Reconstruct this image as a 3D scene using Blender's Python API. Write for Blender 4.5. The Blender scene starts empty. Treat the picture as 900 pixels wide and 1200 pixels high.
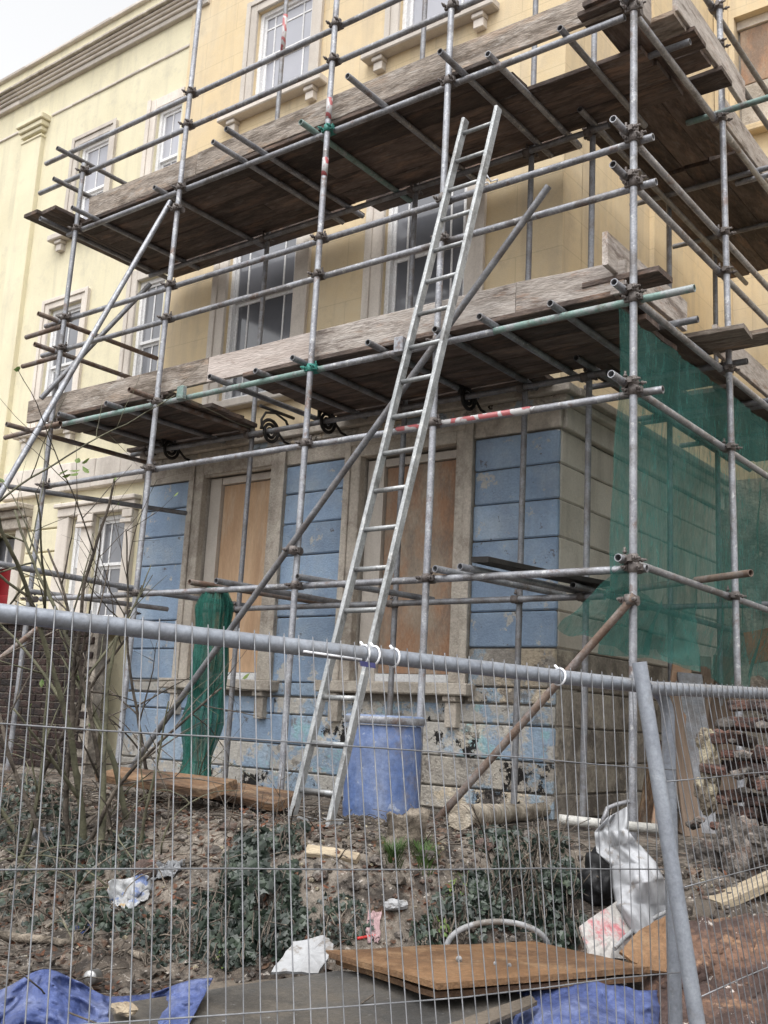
import bpy, bmesh, math, random
from mathutils import Vector, Matrix, Quaternion, noise
random.seed(7)
V = Vector
scene = bpy.context.scene
col = scene.collection

# ------------------------------------------------------------------ camera
CR = V((0.79392448, 0.60596882, 0.04985688))
CU = V((0.0801828, -0.18563012, 0.97934273))
CF = V((-0.6027061, 0.7735265, 0.19596457))
FPX = 1227.4                      # focal length in pixels of the 900 x 1200 photograph
cam_d = bpy.data.cameras.new('camera')
cam_d.sensor_fit = 'VERTICAL'; cam_d.sensor_height = 36.0
cam_d.lens = 36.0 * FPX / 1200.0
cam_d.clip_start = 0.05; cam_d.clip_end = 2000
cam = bpy.data.objects.new('camera', cam_d); col.objects.link(cam)
cam.matrix_world = Matrix(((CR.x, CU.x, -CF.x, 0), (CR.y, CU.y, -CF.y, 0), (CR.z, CU.z, -CF.z, 0), (0, 0, 0, 1)))
scene.camera = cam

# ------------------------------------------------------------------ light
SUN_EL, SUN_AZ = math.radians(64), math.radians(163)
world = bpy.data.worlds.new('World'); scene.world = world; world.use_nodes = True
nt = world.node_tree; nt.nodes.clear()
wo = nt.nodes.new('ShaderNodeOutputWorld'); wb = nt.nodes.new('ShaderNodeBackground')
sky = nt.nodes.new('ShaderNodeTexSky'); sky.sky_type = 'NISHITA'; sky.sun_disc = False
sky.sun_elevation = SUN_EL; sky.sun_rotation = SUN_AZ
sky.air_density = 1.0; sky.dust_density = 4.0; sky.ozone_density = 1.0
hs = nt.nodes.new('ShaderNodeHueSaturation'); hs.inputs['Saturation'].default_value = 0.05
nt.links.new(sky.outputs[0], hs.inputs['Color']); nt.links.new(hs.outputs[0], wb.inputs['Color'])
wb.inputs['Strength'].default_value = 0.15
nt.links.new(wb.outputs[0], wo.inputs[0])
sun_d = bpy.data.lights.new('sun', 'SUN'); sun_d.energy = 0.5; sun_d.angle = math.radians(60); sun_d.color = (1, .97, .93)
sun = bpy.data.objects.new('sun', sun_d); col.objects.link(sun)
sdir = V((math.sin(SUN_AZ) * math.cos(SUN_EL), math.cos(SUN_AZ) * math.cos(SUN_EL), math.sin(SUN_EL)))
sun.rotation_euler = sdir.to_track_quat('Z', 'Y').to_euler()
scene.view_settings.view_transform = 'Standard'; scene.view_settings.look = 'None'
scene.view_settings.exposure = 1.22; scene.view_settings.gamma = 1.0
scene.view_settings.use_curve_mapping = False

# ------------------------------------------------------------------ helpers
def ray(px, py): return CF + CR * ((px - 450) / FPX) - CU * ((py - 600) / FPX)
def onX(px, py, c): d = ray(px, py); return d * (c / d.x)
def onY(px, py, c): d = ray(px, py); return d * (c / d.y)
def onZ(px, py, c): d = ray(px, py); return d * (c / d.z)
def at(px, py, depth): return ray(px, py) * depth
def sm(a, b, x):
    t = min(1, max(0, (x - a) / (b - a))); return t * t * (3 - 2 * t)

WLOC = {}
def place(o, parent, loc, rot=None):
    col.objects.link(o)
    if parent is not None:
        o.parent = parent; pl, pr = WLOC[parent.name]
        WLOC[o.name] = (loc, rot or Quaternion())
        q = pr.inverted()
        o.location = q @ (loc - pl); o.rotation_mode = 'QUATERNION'
        o.rotation_quaternion = q @ (rot or Quaternion())
    else:
        o.location = loc; WLOC[o.name] = (loc.copy(), rot or Quaternion())
        if rot: o.rotation_mode = 'QUATERNION'; o.rotation_quaternion = rot
    return o

def thing(name, label, cat, loc, group=None):
    o = bpy.data.objects.new(name, None); o.empty_display_size = .1
    place(o, None, V(loc)); return tag(o, label, cat, group)
def tag(o, label, cat, group=None, kind=None):
    o['label'] = label; o['category'] = cat
    if group: o['group'] = group
    if kind: o['kind'] = kind
    return o

class MB:
    """collects geometry in world coordinates; build() links it as one mesh object"""
    def __init__(s): s.v = []; s.f = []; s.sm = []
    def add(s, vs, fs, smooth=False):
        b = len(s.v); s.v += [tuple(v) for v in vs]
        s.f += [tuple(i + b for i in f) for f in fs]; s.sm += [smooth] * len(fs); return s
    def box(s, x0, x1, y0, y1, z0, z1):
        return s.add([(x0,y0,z0),(x1,y0,z0),(x1,y1,z0),(x0,y1,z0),(x0,y0,z1),(x1,y0,z1),(x1,y1,z1),(x0,y1,z1)],
                     [(0,3,2,1),(4,5,6,7),(0,1,5,4),(1,2,6,5),(2,3,7,6),(3,0,4,7)])
    def cbox(s, x0, x1, y0, y1, z0, z1, b=.01, jit=0):
        """box with chamfered edges"""
        vs = []; 
        for sx in (0, 1):
            for sy in (0, 1):
                for sz in (0, 1):
                    c = V((x1 if sx else x0, y1 if sy else y0, z1 if sz else z0))
                    if jit: c += V((random.uniform(-jit, jit), random.uniform(-jit, jit), random.uniform(-jit, jit)))
                    dx, dy, dz = (-b if sx else b), (-b if sy else b), (-b if sz else b)
                    vs += [c + V((0, dy, dz)), c + V((dx, 0, dz)), c + V((dx, dy, 0))]
        bm = bmesh.new(); bv = [bm.verts.new(v) for v in vs]
        r = bmesh.ops.convex_hull(bm, input=bv)
        bm.verts.index_update()
        s.add([v.co[:] for v in bm.verts], [[v.index for v in f.verts] for f in bm.faces]); bm.free(); return s
    def sweep(s, pts, rad, seg=8, cap=True):
        pts = [V(p) for p in pts]; n = len(pts)
        if not hasattr(rad, '__len__'): rad = [rad] * n
        b = len(s.v); t0 = (pts[1] - pts[0]).normalized()
        up = V((0, 0, 1)) if abs(t0.z) < .9 else V((1, 0, 0))
        nx = t0.cross(up).normalized()
        for i, p in enumerate(pts):
            t = (pts[min(i+1, n-1)] - pts[max(i-1, 0)]).normalized()
            nx = (nx - t * nx.dot(t)).normalized(); ny = t.cross(nx)
            for k in range(seg):
                a = 2 * math.pi * k / seg
                s.v.append(tuple(p + (nx * math.cos(a) + ny * math.sin(a)) * rad[i]))
        for i in range(n - 1):
            for k in range(seg):
                k2 = (k + 1) % seg
                s.f.append((b+i*seg+k, b+i*seg+k2, b+(i+1)*seg+k2, b+(i+1)*seg+k)); s.sm.append(True)
        if cap:
            s.f.append(tuple(b+k for k in reversed(range(seg)))); s.sm.append(False)
            s.f.append(tuple(b+(n-1)*seg+k for k in range(seg))); s.sm.append(False)
        return s
    def lathe(s, c, prof, seg=24, axis=V((0,0,1))):
        q = axis.to_track_quat('Z', 'Y'); b = len(s.v); c = V(c)
        for (r, h) in prof:
            for k in range(seg):
                a = 2*math.pi*k/seg
                s.v.append(tuple(c + q @ V((r*math.cos(a), r*math.sin(a), h))))
        for i in range(len(prof)-1):
            for k in range(seg):
                k2 = (k+1) % seg
                s.f.append((b+i*seg+k, b+i*seg+k2, b+(i+1)*seg+k2, b+(i+1)*seg+k)); s.sm.append(True)
        return s
    def mesh(s, name, c):
        me = bpy.data.meshes.new(name)
        me.from_pydata([(v[0]-c.x, v[1]-c.y, v[2]-c.z) for v in s.v], [], s.f)
        me.polygons.foreach_set('use_smooth', s.sm); me.update(); return me
    def build(s, name, mat, parent=None):
        xs, ys, zs = zip(*s.v)
        c = V(((min(xs)+max(xs))/2, (min(ys)+max(ys))/2, min(zs) if parent is None else (min(zs)+max(zs))/2))
        me = s.mesh(name, c); me.materials.append(mat)
        o = bpy.data.objects.new(name, me); return place(o, parent, c)

def box(name, mat, parent, x0, x1, y0, y1, z0, z1, b=0, jit=0):
    m = MB()
    if b: m.cbox(x0, x1, y0, y1, z0, z1, b, jit)
    else: m.box(x0, x1, y0, y1, z0, z1)
    return m.build(name, mat, parent)

def pipe(name, mat, parent, p0, p1, r=.0242, seg=14):
    """hollow scaffold tube from p0 to p1, its own object, length along local Z"""
    p0, p1 = V(p0), V(p1); L = (p1-p0).length; h = L/2; ri = r*.8; dp = min(.08, h*.5)
    m = MB()
    ring = lambda rr, z: [(rr*math.cos(2*math.pi*k/seg), rr*math.sin(2*math.pi*k/seg), z) for k in range(seg)]
    def strip(a, b, smooth):
        m.add(a + b, [(k, (k+1) % seg, seg+(k+1) % seg, seg+k) for k in range(seg)], smooth)
    strip(ring(r, -h), ring(r, h), True)
    strip(ring(r, h), ring(ri, h), False); strip(ring(ri, -h), ring(r, -h), False)
    strip(ring(ri, h), ring(ri, h-dp), True); strip(ring(ri, -h+dp), ring(ri, -h), True)
    m.add(ring(ri, h-dp), [tuple(range(seg))]); m.add(ring(ri, -h+dp), [tuple(reversed(range(seg)))])
    me = m.mesh(name, V((0, 0, 0))); me.materials.append(mat)
    o = bpy.data.objects.new(name, me)
    return place(o, parent, (p0+p1)/2, (p1-p0).to_track_quat('Z', 'Y'))

def plank(name, mat, parent, p0, p1, w, t, up=V((0,0,1)), warp=.006, bev=.004):
    """timber board from p0 to p1 (centre line), length along local X, width along local Y, slightly bowed"""
    p0, p1 = V(p0), V(p1); d = (p1-p0); L = d.length; x = d.normalized()
    y = up.cross(x).normalized(); z = x.cross(y)
    q = Matrix((x, y, z)).transposed().to_quaternion()
    n = max(2, int(L/.45)); m = MB(); a = random.uniform(-1, 1)*warp; tw = random.uniform(-.012, .012)
    vs = []; hw, ht = w/2, t/2
    prof = [(-hw, -ht+bev), (-hw+bev, -ht), (hw-bev, -ht), (hw, -ht+bev), (hw, ht-bev), (hw-bev, ht), (-hw+bev, ht), (-hw, ht-bev)]
    for i in range(n+1):
        s = i/n; bow = a*(1-(2*s-1)**2)
        e = random.uniform(-.002, .002)
        for (py, pz) in prof:
            vs.append((L*(s-.5), py+e, pz+bow+tw*(s-.5)*py/hw))
    fs = []
    for i in range(n):
        for k in range(8): fs.append((i*8+k, (i+1)*8+k, (i+1)*8+(k+1) % 8, i*8+(k+1) % 8))
    fs.append(tuple(range(8))); fs.append(tuple(n*8+k for k in reversed(range(8))))
    m.add(vs, fs); me = m.mesh(name, V((0,0,0))); me.materials.append(mat)
    o = bpy.data.objects.new(name, me)
    return place(o, parent, (p0+p1)/2, q)

# ------------------------------------------------------------------ materials
def M(name, c0, c1, scale=3.0, rough=.75, metal=0.0, bump=.15, bscale=60, stretch=(1,1,1), layers=(), spec=.35, lo=.35, hi=.65,
      brick=None, alpha=None, trans=0.0, coat=0, jit=.14, grain=.22, streak=None):
    """two base colours mixed by noise, then patches of other colours: layers = (colour, scale, lo, hi, strength)"""
    m = bpy.data.materials.new(name); m.use_nodes = True; t = m.node_tree; N = t.nodes; Lk = t.links
    bs = N['Principled BSDF']; out = N['Material Output']
    tc = N.new('ShaderNodeTexCoord'); oi = N.new('ShaderNodeObjectInfo')
    mu = N.new('ShaderNodeVectorMath'); mu.operation = 'SCALE'; mu.inputs['Scale'].default_value = 37.0
    cb = N.new('ShaderNodeCombineXYZ')
    for k in range(3): Lk.new(oi.outputs['Random'], cb.inputs[k])
    Lk.new(cb.outputs[0], mu.inputs[0])
    ad = N.new('ShaderNodeVectorMath'); ad.operation = 'ADD'
    Lk.new(tc.outputs['Object'], ad.inputs[0]); Lk.new(mu.outputs[0], ad.inputs[1])
    mp = N.new('ShaderNodeVectorMath'); mp.operation = 'MULTIPLY'; mp.inputs[1].default_value = stretch
    Lk.new(ad.outputs[0], mp.inputs[0])
    def nz(sc, det=6, vec=None, ro=.6):
        n = N.new('ShaderNodeTexNoise'); n.inputs['Scale'].default_value = sc; n.inputs['Detail'].default_value = det
        n.inputs['Roughness'].default_value = ro
        Lk.new((vec or mp).outputs[0], n.inputs['Vector']); return n
    def ramp(src, a, b):
        r = N.new('ShaderNodeMapRange'); r.inputs['From Min'].default_value = a; r.inputs['From Max'].default_value = b
        r.clamp = True; Lk.new(src, r.inputs['Value']); return r
    def mix(fac, a, b):
        x = N.new('ShaderNodeMix'); x.data_type = 'RGBA'
        Lk.new(fac, x.inputs[0])
        for idx, v in ((6, a), (7, b)):
            if isinstance(v, tuple): x.inputs[idx].default_value = (*v, 1)
            else: Lk.new(v, x.inputs[idx])
        return x.outputs[2]
    n0 = nz(scale, 8); c = mix(ramp(n0.outputs[0], lo, hi).outputs[0], c0, c1)
    for i, (lc, ls, a, b, st) in enumerate(layers):
        off = N.new('ShaderNodeVectorMath'); off.operation = 'ADD'; off.inputs[1].default_value = (11.3*i+5, 7.7*i, 3.1*i)
        Lk.new(mp.outputs[0], off.inputs[0])
        r = ramp(nz(ls*1.7, 12, off, .72).outputs[0], a-.045, b-.045)
        s = N.new('ShaderNodeMath'); s.operation = 'MULTIPLY'; s.inputs[1].default_value = st; Lk.new(r.outputs[0], s.inputs[0])
        c = mix(s.outputs[0], c, lc)
    if streak:
        sv = N.new('ShaderNodeVectorMath'); sv.operation = 'MULTIPLY'; sv.inputs[1].default_value = (5, 5, .45); Lk.new(ad.outputs[0], sv.inputs[0])
        sr = ramp(nz(1.0, 6, sv, .6).outputs[0], .5, .72); sx = N.new('ShaderNodeMath'); sx.operation = 'MULTIPLY'; sx.inputs[1].default_value = streak[1]; Lk.new(sr.outputs[0], sx.inputs[0])
        c = mix(sx.outputs[0], c, streak[0])
    # fine grain
    gr = N.new('ShaderNodeMapRange'); gr.inputs['From Min'].default_value = .3; gr.inputs['From Max'].default_value = .7
    gr.inputs['To Min'].default_value = 1-grain; gr.inputs['To Max'].default_value = 1+grain
    Lk.new(nz(bscale*.8, 8, None, .75).outputs[0], gr.inputs['Value'])
    gm = N.new('ShaderNodeVectorMath'); gm.operation = 'SCALE'; Lk.new(c, gm.inputs[0]); Lk.new(gr.outputs[0], gm.inputs['Scale']); c = gm.outputs[0]
    bfac = None
    if brick:
        sp = N.new('ShaderNodeSeparateXYZ'); Lk.new(tc.outputs['Object'], sp.inputs[0]); a2 = N.new('ShaderNodeMath'); Lk.new(sp.outputs[0], a2.inputs[0]); Lk.new(sp.outputs[1], a2.inputs[1])
        c2 = N.new('ShaderNodeCombineXYZ'); Lk.new(a2.outputs[0], c2.inputs[0]); Lk.new(sp.outputs[2], c2.inputs[1])
        bt = N.new('ShaderNodeTexBrick'); bt.inputs['Scale'].default_value = 1; bt.inputs['Brick Width'].default_value = brick[0]; bt.inputs['Row Height'].default_value = brick[1]
        bt.inputs['Mortar Size'].default_value = .006; bt.inputs['Mortar Smooth'].default_value = .4; Lk.new(c2.outputs[0], bt.inputs['Vector'])
        bfac = bt.outputs['Fac']; k3 = N.new('ShaderNodeMapRange'); k3.inputs['To Min'].default_value = 1; k3.inputs['To Max'].default_value = .86; Lk.new(bfac, k3.inputs['Value'])
        g3 = N.new('ShaderNodeVectorMath'); g3.operation = 'SCALE'; Lk.new(c, g3.inputs[0]); Lk.new(k3.outputs[0], g3.inputs['Scale']); c = g3.outputs[0]
    # per-object value jitter
    hsv = N.new('ShaderNodeHueSaturation'); jr = N.new('ShaderNodeMapRange')
    jr.inputs['To Min'].default_value = 1-jit; jr.inputs['To Max'].default_value = 1+jit
    Lk.new(oi.outputs['Random'], jr.inputs['Value']); Lk.new(jr.outputs[0], hsv.inputs['Value']); Lk.new(c, hsv.inputs['Color'])
    Lk.new(hsv.outputs[0], bs.inputs['Base Color'])
    rr = N.new('ShaderNodeMapRange'); rr.inputs['To Min'].default_value = max(.02, rough-.14); rr.inputs['To Max'].default_value = min(1, rough+.14)
    Lk.new(n0.outputs[0], rr.inputs['Value']); Lk.new(rr.outputs[0], bs.inputs['Roughness'])
    bs.inputs['Metallic'].default_value = metal; bs.inputs['Specular IOR Level'].default_value = spec
    if coat: bs.inputs['Coat Weight'].default_value = coat
    if bump:
        bn = N.new('ShaderNodeBump'); bn.inputs['Strength'].default_value = min(1, bump*1.6); bn.inputs['Distance'].default_value = .03
        Lk.new(nz(bscale, 6).outputs[0], bn.inputs['Height']); Lk.new(bn.outputs[0], bs.inputs['Normal'])
    if alpha is not None:
        tr = N.new('ShaderNodeBsdfTransparent'); tl = N.new('ShaderNodeBsdfTranslucent'); mx = N.new('ShaderNodeMixShader'); m2 = N.new('ShaderNodeMixShader')
        Lk.new(hsv.outputs[0], tl.inputs['Color']); m2.inputs[0].default_value = trans
        Lk.new(bs.outputs[0], m2.inputs[1]); Lk.new(tl.outputs[0], m2.inputs[2])
        ar = N.new('ShaderNodeMapRange'); ar.inputs['From Min'].default_value = .3; ar.inputs['From Max'].default_value = .7
        ar.inputs['To Min'].default_value = alpha-.26; ar.inputs['To Max'].default_value = alpha+.26
        av = N.new('ShaderNodeVectorMath'); av.operation = 'MULTIPLY'; av.inputs[1].default_value = (9, 9, 2.2); Lk.new(ad.outputs[0], av.inputs[0])
        Lk.new(nz(2.2, 10, av, .75).outputs[0], ar.inputs['Value'])
        Lk.new(ar.outputs[0], mx.inputs[0]); Lk.new(tr.outputs[0], mx.inputs[1]); Lk.new(m2.outputs[0], mx.inputs[2])
        Lk.new(mx.outputs[0], out.inputs['Surface'])
    elif trans:
        tl = N.new('ShaderNodeBsdfTranslucent'); m2 = N.new('ShaderNodeMixShader'); m2.inputs[0].default_value = trans
        Lk.new(hsv.outputs[0], tl.inputs['Color']); Lk.new(bs.outputs[0], m2.inputs[1]); Lk.new(tl.outputs[0], m2.inputs[2])
        Lk.new(m2.outputs[0], out.inputs['Surface'])
    return m

GALV = M('galvanised_steel', (.235,.24,.265), (.36,.37,.395), 9, .48, .5, .08, 90, layers=(((.13,.115,.105), 2.2, .54, .68, .75), ((.17,.10,.07), 3.5, .62, .68, .6), ((.55,.55,.54), 12, .63, .66, .7)), jit=.16, grain=.3)
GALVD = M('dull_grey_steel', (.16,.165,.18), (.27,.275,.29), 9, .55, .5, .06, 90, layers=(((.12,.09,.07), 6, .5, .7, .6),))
RUSTT = M('rusted_steel_tube', (.12,.075,.055), (.22,.17,.14), 8, .7, .3, .12, 90, layers=(((.26,.25,.25), 5, .52, .7, .8),))
GREENT = M('green_painted_tube', (.15,.235,.21), (.22,.31,.285), 6, .55, .15, .08, 80, layers=(((.30,.31,.32), 4, .54, .62, .85), ((.13,.11,.10), 5, .6, .68, .7)), grain=.25)
CLAMP = M('coupler_steel', (.09,.075,.07), (.2,.18,.17), 14, .65, .4, .15, 80)
CLAMPG = M('green_coupler', (.03,.16,.14), (.06,.24,.2), 14, .55, .1, .1, 80)
BOARD = M('weathered_scaffold_board', (.07,.052,.044), (.145,.11,.093), 5, .85, 0, .3, 22, (.9,4,3), layers=(((.032,.023,.02), 1.0, .5, .66, .8), ((.24,.15,.105), 1.4, .57, .70, .6), ((.17,.155,.145), 3, .6, .68, .5)), jit=.4)
TOE = M('grey_toe_board', (.30,.262,.23), (.43,.385,.35), 4, .85, 0, .25, 20, (.9,4,4), layers=(((.12,.09,.075), 1.8, .56, .66, .8), ((.52,.48,.45), 1.5, .54, .68, .6), ((.34,.21,.14), 2, .6, .68, .5)), jit=.15)
TOED = M('dark_grey_toe_board', (.19,.16,.135), (.32,.275,.235), 4, .85, 0, .3, 20, (.9,4,4), layers=(((.085,.065,.05), 1.6, .52, .64, .8), ((.36,.25,.17), 1.3, .58, .68, .5), ((.40,.37,.34), 2, .58, .68, .6)), jit=.2)
TOEP = M('pale_pink_toe_board', (.33,.28,.25), (.42,.365,.335), 3, .8, 0, .2, 20, (.6,4,4), layers=(((.15,.10,.075), 3, .60, .70, .8), ((.47,.43,.40), 1.5, .55, .68, .5)))
YELLOW = M('warm_yellow_render', (.625,.495,.305), (.68,.55,.355), 1.3, .9, 0, .12, 120, layers=(((.54,.44,.305), .7, .50, .72, .55), ((.67,.595,.45), .5, .53, .72, .5), ((.42,.35,.26), 2.2, .58, .72, .4)), brick=(.95,.34), jit=.02, grain=.08, streak=((.44,.365,.27), .6))
CREAM = M('pale_cream_render', (.655,.60,.425), (.705,.65,.475), 1.1, .9, 0, .12, 120, layers=(((.57,.525,.385), 1.0, .50, .74, .55), ((.47,.435,.34), 2.4, .58, .72, .4)), jit=.03, grain=.08, streak=((.45,.415,.32), .5))
TRIM = M('pinkish_grey_stone_paint', (.55,.50,.445), (.63,.58,.52), 2.2, .8, 0, .08, 80, layers=(((.40,.355,.315), 2, .54, .72, .5),), streak=((.37,.33,.29), .45), grain=.12)
TRIMD = M('weathered_stone_trim', (.38,.34,.29), (.50,.45,.39), 3, .85, 0, .3, 50, layers=(((.21,.175,.145), 2, .54, .68, .65), ((.56,.52,.45), 2.4, .56, .66, .6)), streak=((.2,.175,.15), .4))
BLUE = M('faded_blue_paint', (.225,.31,.435), (.285,.375,.49), 2.0, .9, 0, .25, 60, layers=(((.41,.45,.48), .9, .53, .72, .55), ((.165,.225,.325), 1.3, .52, .72, .6), ((.46,.44,.40), 3, .635, .66, .9), ((.11,.095,.085), 5, .67, .69, .85)), jit=.12, grain=.14, streak=((.18,.22,.28), .4))
BLUEP = M('peeling_blue_paint', (.22,.30,.41), (.30,.37,.44), 1.6, .9, 0, .35, 40, layers=(((.42,.395,.355), .9, .51, .54, .95), ((.24,.42,.45), 1.6, .63, .655, .7), ((.012,.011,.011), 1.05, .64, .647, 1), ((.50,.45,.38), 2.2, .62, .65, .8), ((.14,.125,.11), 4, .62, .65, .7)), grain=.25)
STONE = M('bare_beige_stone', (.36,.33,.285), (.46,.42,.365), 1.8, .92, 0, .5, 35, layers=(((.24,.22,.2), 1.2, .5, .62, .7), ((.52,.435,.32), .9, .57, .61, .8), ((.014,.012,.011), .9, .625, .632, 1), ((.26,.345,.43), 1.1, .57, .60, .8), ((.12,.105,.095), 3, .61, .65, .7)), grain=.3)
SIDE = M('dirty_beige_render', (.52,.48,.415), (.60,.56,.495), 1.4, .9, 0, .2, 60, layers=(((.37,.34,.295), .8, .5, .72, .6), ((.63,.56,.455), 1.2, .58, .72, .6)), jit=.06, grain=.12, streak=((.30,.265,.23), .5))
SIDED = M('dark_damp_stone', (.25,.22,.187), (.36,.32,.27), 2, .9, 0, .4, 35, layers=(((.11,.094,.08), 1.4, .5, .62, .8), ((.42,.37,.30), 1.5, .58, .64, .7)), grain=.3)
JOINT = M('mortar_joint', (.22,.20,.175), (.36,.33,.295), 4, .95, 0, .3, 50)
JOINTC = M('cream_joint', (.42,.36,.19), (.5,.43,.23), 4, .95, 0, .1, 50)
WHITE = M('white_window_paint', (.66,.66,.66), (.74,.74,.745), 3, .5, 0, .03, 60, layers=(((.5,.48,.46), 4, .6, .75, .5),))
GLASS = M('window_glass', (.11,.115,.13), (.19,.195,.215), .8, .05, 0, .01, 3, spec=.9, grain=.02)
GLASS2 = M('sky_tinted_window_glass', (.30,.305,.345), (.38,.385,.425), .8, .10, 0, .01, 3, spec=.8, grain=.02, jit=.12)  # pale blue-grey base colour paints in the sky reflected by the upper panes
PLY = M('orange_plywood', (.45,.295,.18), (.55,.385,.25), 1.5, .78, 0, .1, 40, (3,1,.5), layers=(((.33,.20,.12), .7, .50, .68, .65), ((.52,.43,.33), 1.0, .56, .70, .65)), grain=.14, streak=((.30,.2,.13), .4))
PLYD = M('stained_plywood', (.29,.225,.17), (.39,.32,.25), 1.0, .8, 0, .15, 40, (1.6,1,.8), layers=(((.36,.185,.10), .6, .48, .60, .75), ((.17,.145,.125), 1.0, .53, .66, .65)), grain=.18, streak=((.18,.13,.10), .5))
IRON = M('black_iron', (.012,.011,.011), (.03,.026,.024), 10, .6, .3, .1, 90)
REDP = M('red_door_paint', (.17,.010,.014), (.21,.014,.02), 2, .4, 0, .02, 60)
ALU = M('ladder_aluminium', (.24,.25,.255), (.34,.35,.355), 8, .45, .45, .08, 90, layers=(((.46,.46,.45), 8, .6, .66, .65), ((.13,.125,.12), 3, .56, .66, .75)), grain=.3)
DRUM = M('blue_plastic', (.065,.11,.25), (.095,.145,.30), 2.5, .55, 0, .1, 30, layers=(((.20,.245,.36), 1.4, .50, .70, .65), ((.42,.44,.47), 6, .63, .67, .6), ((.16,.13,.10), 2.4, .58, .68, .5)), grain=.3, streak=((.26,.29,.36), .6))
NET = M('green_debris_net', (.032,.15,.128), (.06,.20,.175), 1.6, .85, 0, 0, 30, (1,1,.5), layers=(((.12,.29,.26), 1.2, .50, .72, .55), ((.012,.07,.06), 2, .58, .72, .4)), alpha=.58, trans=.45, grain=.3)
NETD = M('bunched_green_net', (.01,.085,.066), (.03,.14,.11), 8, .85, 0, .15, 60, (1,1,.3), layers=(((.08,.23,.19), 3, .54, .68, .6),), alpha=.72, trans=.35, grain=.35)
TARP = M('blue_tarpaulin', (.045,.068,.19), (.08,.11,.25), 3, .5, 0, .3, 30, layers=(((.22,.25,.38), 2.4, .54, .70, .6), ((.018,.026,.08), 2.4, .52, .66, .65)), trans=.1, grain=.25)
SOIL = M('bank_soil', (.05,.04,.032), (.112,.092,.074), 2.2, .95, 0, 1.0, 22, layers=(((.185,.16,.134), .8, .48, .60, .8), ((.018,.014,.012), 2, .53, .61, .85), ((.34,.31,.28), 18, .63, .67, .85), ((.09,.045,.026), 5, .60, .66, .65)), grain=.5)
LOG = M('weathered_log', (.13,.105,.08), (.25,.215,.175), 5, .92, 0, .8, 25, (1,1,1), layers=(((.05,.04,.03), 4, .52, .62, .85),), grain=.4)
LOGL = M('pale_split_log', (.24,.205,.16), (.37,.325,.265), 5, .92, 0, .8, 25, (1,1,1), layers=(((.10,.08,.062), 3, .52, .62, .85), ((.42,.39,.33), 3, .58, .66, .6)), grain=.4)
BARK = M('bare_branch_bark', (.065,.053,.043), (.15,.126,.102), 8, .9, 0, .3, 60, layers=(((.03,.025,.02), 5, .52, .62, .8),))
BARKG = M('greenish_stem', (.085,.083,.052), (.15,.145,.095), 8, .85, 0, .2, 60, layers=(((.05,.045,.035), 5, .54, .64, .7),))
IVY = M('ivy_leaf', (.014,.028,.019), (.044,.062,.041), 16, .42, 0, 0, 20, spec=.5, trans=.1, lo=.38, hi=.62, grain=.3, layers=(((.095,.11,.05), 12, .65, .71, .6), ((.008,.014,.011), 7, .50, .58, .75)))
IVYL = M('pale_leaf', (.10,.17,.045), (.18,.24,.07), 9, .55, 0, 0, 20, trans=.25)
GRASS = M('grass_blade', (.045,.085,.022), (.085,.14,.045), 3, .6, 0, 0, 20, trans=.2)
DEAD = M('dead_leaf', (.055,.032,.022), (.11,.066,.042), 14, .9, 0, 0, 30, trans=.08, layers=(((.028,.02,.016), 5, .48, .58, .8), ((.15,.058,.03), 2.5, .53, .62, .8)), grain=.4)
PLANKO = M('fresh_orange_plank', (.13,.072,.038), (.215,.128,.07), 3, .8, 0, .35, 25, (.9,4,4), layers=(((.05,.03,.02), 1.0, .48, .60, .85), ((.27,.19,.12), 1.4, .57, .66, .6), ((.16,.145,.125), 2, .6, .68, .6)), grain=.35)
TIMB = M('pale_new_timber', (.30,.245,.17), (.39,.325,.235), 3, .75, 0, .2, 25, (.9,4,4), layers=(((.15,.115,.08), 1.2, .52, .64, .7),), grain=.3)
TIMBD = M('old_brown_timber', (.10,.07,.05), (.19,.14,.105), 3, .85, 0, .25, 25, (.4,5,5))
CHIP = M('wet_chipboard_sheet', (.145,.077,.036), (.215,.122,.062), 2, .6, 0, .25, 60, layers=(((.07,.037,.02), .9, .48, .62, .75), ((.28,.185,.105), 3, .58, .68, .5)), grain=.35)
GREY = M('grey_slab', (.044,.043,.042), (.068,.066,.063), 1.5, .55, 0, .2, 60, layers=(((.105,.088,.068), .7, .5, .64, .6), ((.026,.025,.024), 1.5, .55, .66, .6), ((.25,.25,.25), 12, .68, .70, .6)), grain=.2)
BROWNS = M('brown_grey_board', (.10,.082,.063), (.15,.124,.098), 2, .8, 0, .2, 50, layers=(((.055,.045,.036), 1.6, .52, .66, .6),))
RUSTY = M('flaking_rusty_board', (.085,.048,.033), (.145,.083,.055), 2.6, .85, 0, 1.0, 14, layers=(((.042,.027,.024), 2.2, .48, .56, .9), ((.08,.056,.05), 1.4, .52, .6, .8), ((.25,.15,.09), 2.6, .60, .66, .75), ((.45,.41,.38), 8, .675, .69, .85)), grain=.5)
PLAST = M('white_plastic', (.265,.27,.28), (.355,.36,.37), 2, .5, 0, .05, 30, layers=(((.16,.158,.16), 1.6, .52, .66, .65), ((.12,.095,.07), 5, .58, .64, .7)), trans=.1, grain=.15)
PLASTW = M('white_polythene', (.40,.41,.43), (.50,.51,.535), 2, .45, 0, .05, 30, layers=(((.27,.27,.285), 1.6, .52, .66, .6), ((.20,.165,.13), 5, .62, .67, .6)), trans=.15, grain=.12)
PLASTG = M('milky_grey_plastic', (.24,.25,.265), (.34,.35,.37), 3, .35, 0, .04, 40, layers=(((.42,.43,.45), 4, .55, .7, .6), ((.12,.12,.12), 3, .55, .66, .6)), trans=.25)
BLACKP = M('black_plastic', (.008,.008,.009), (.016,.016,.018), 3, .45, 0, .1, 30)
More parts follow.
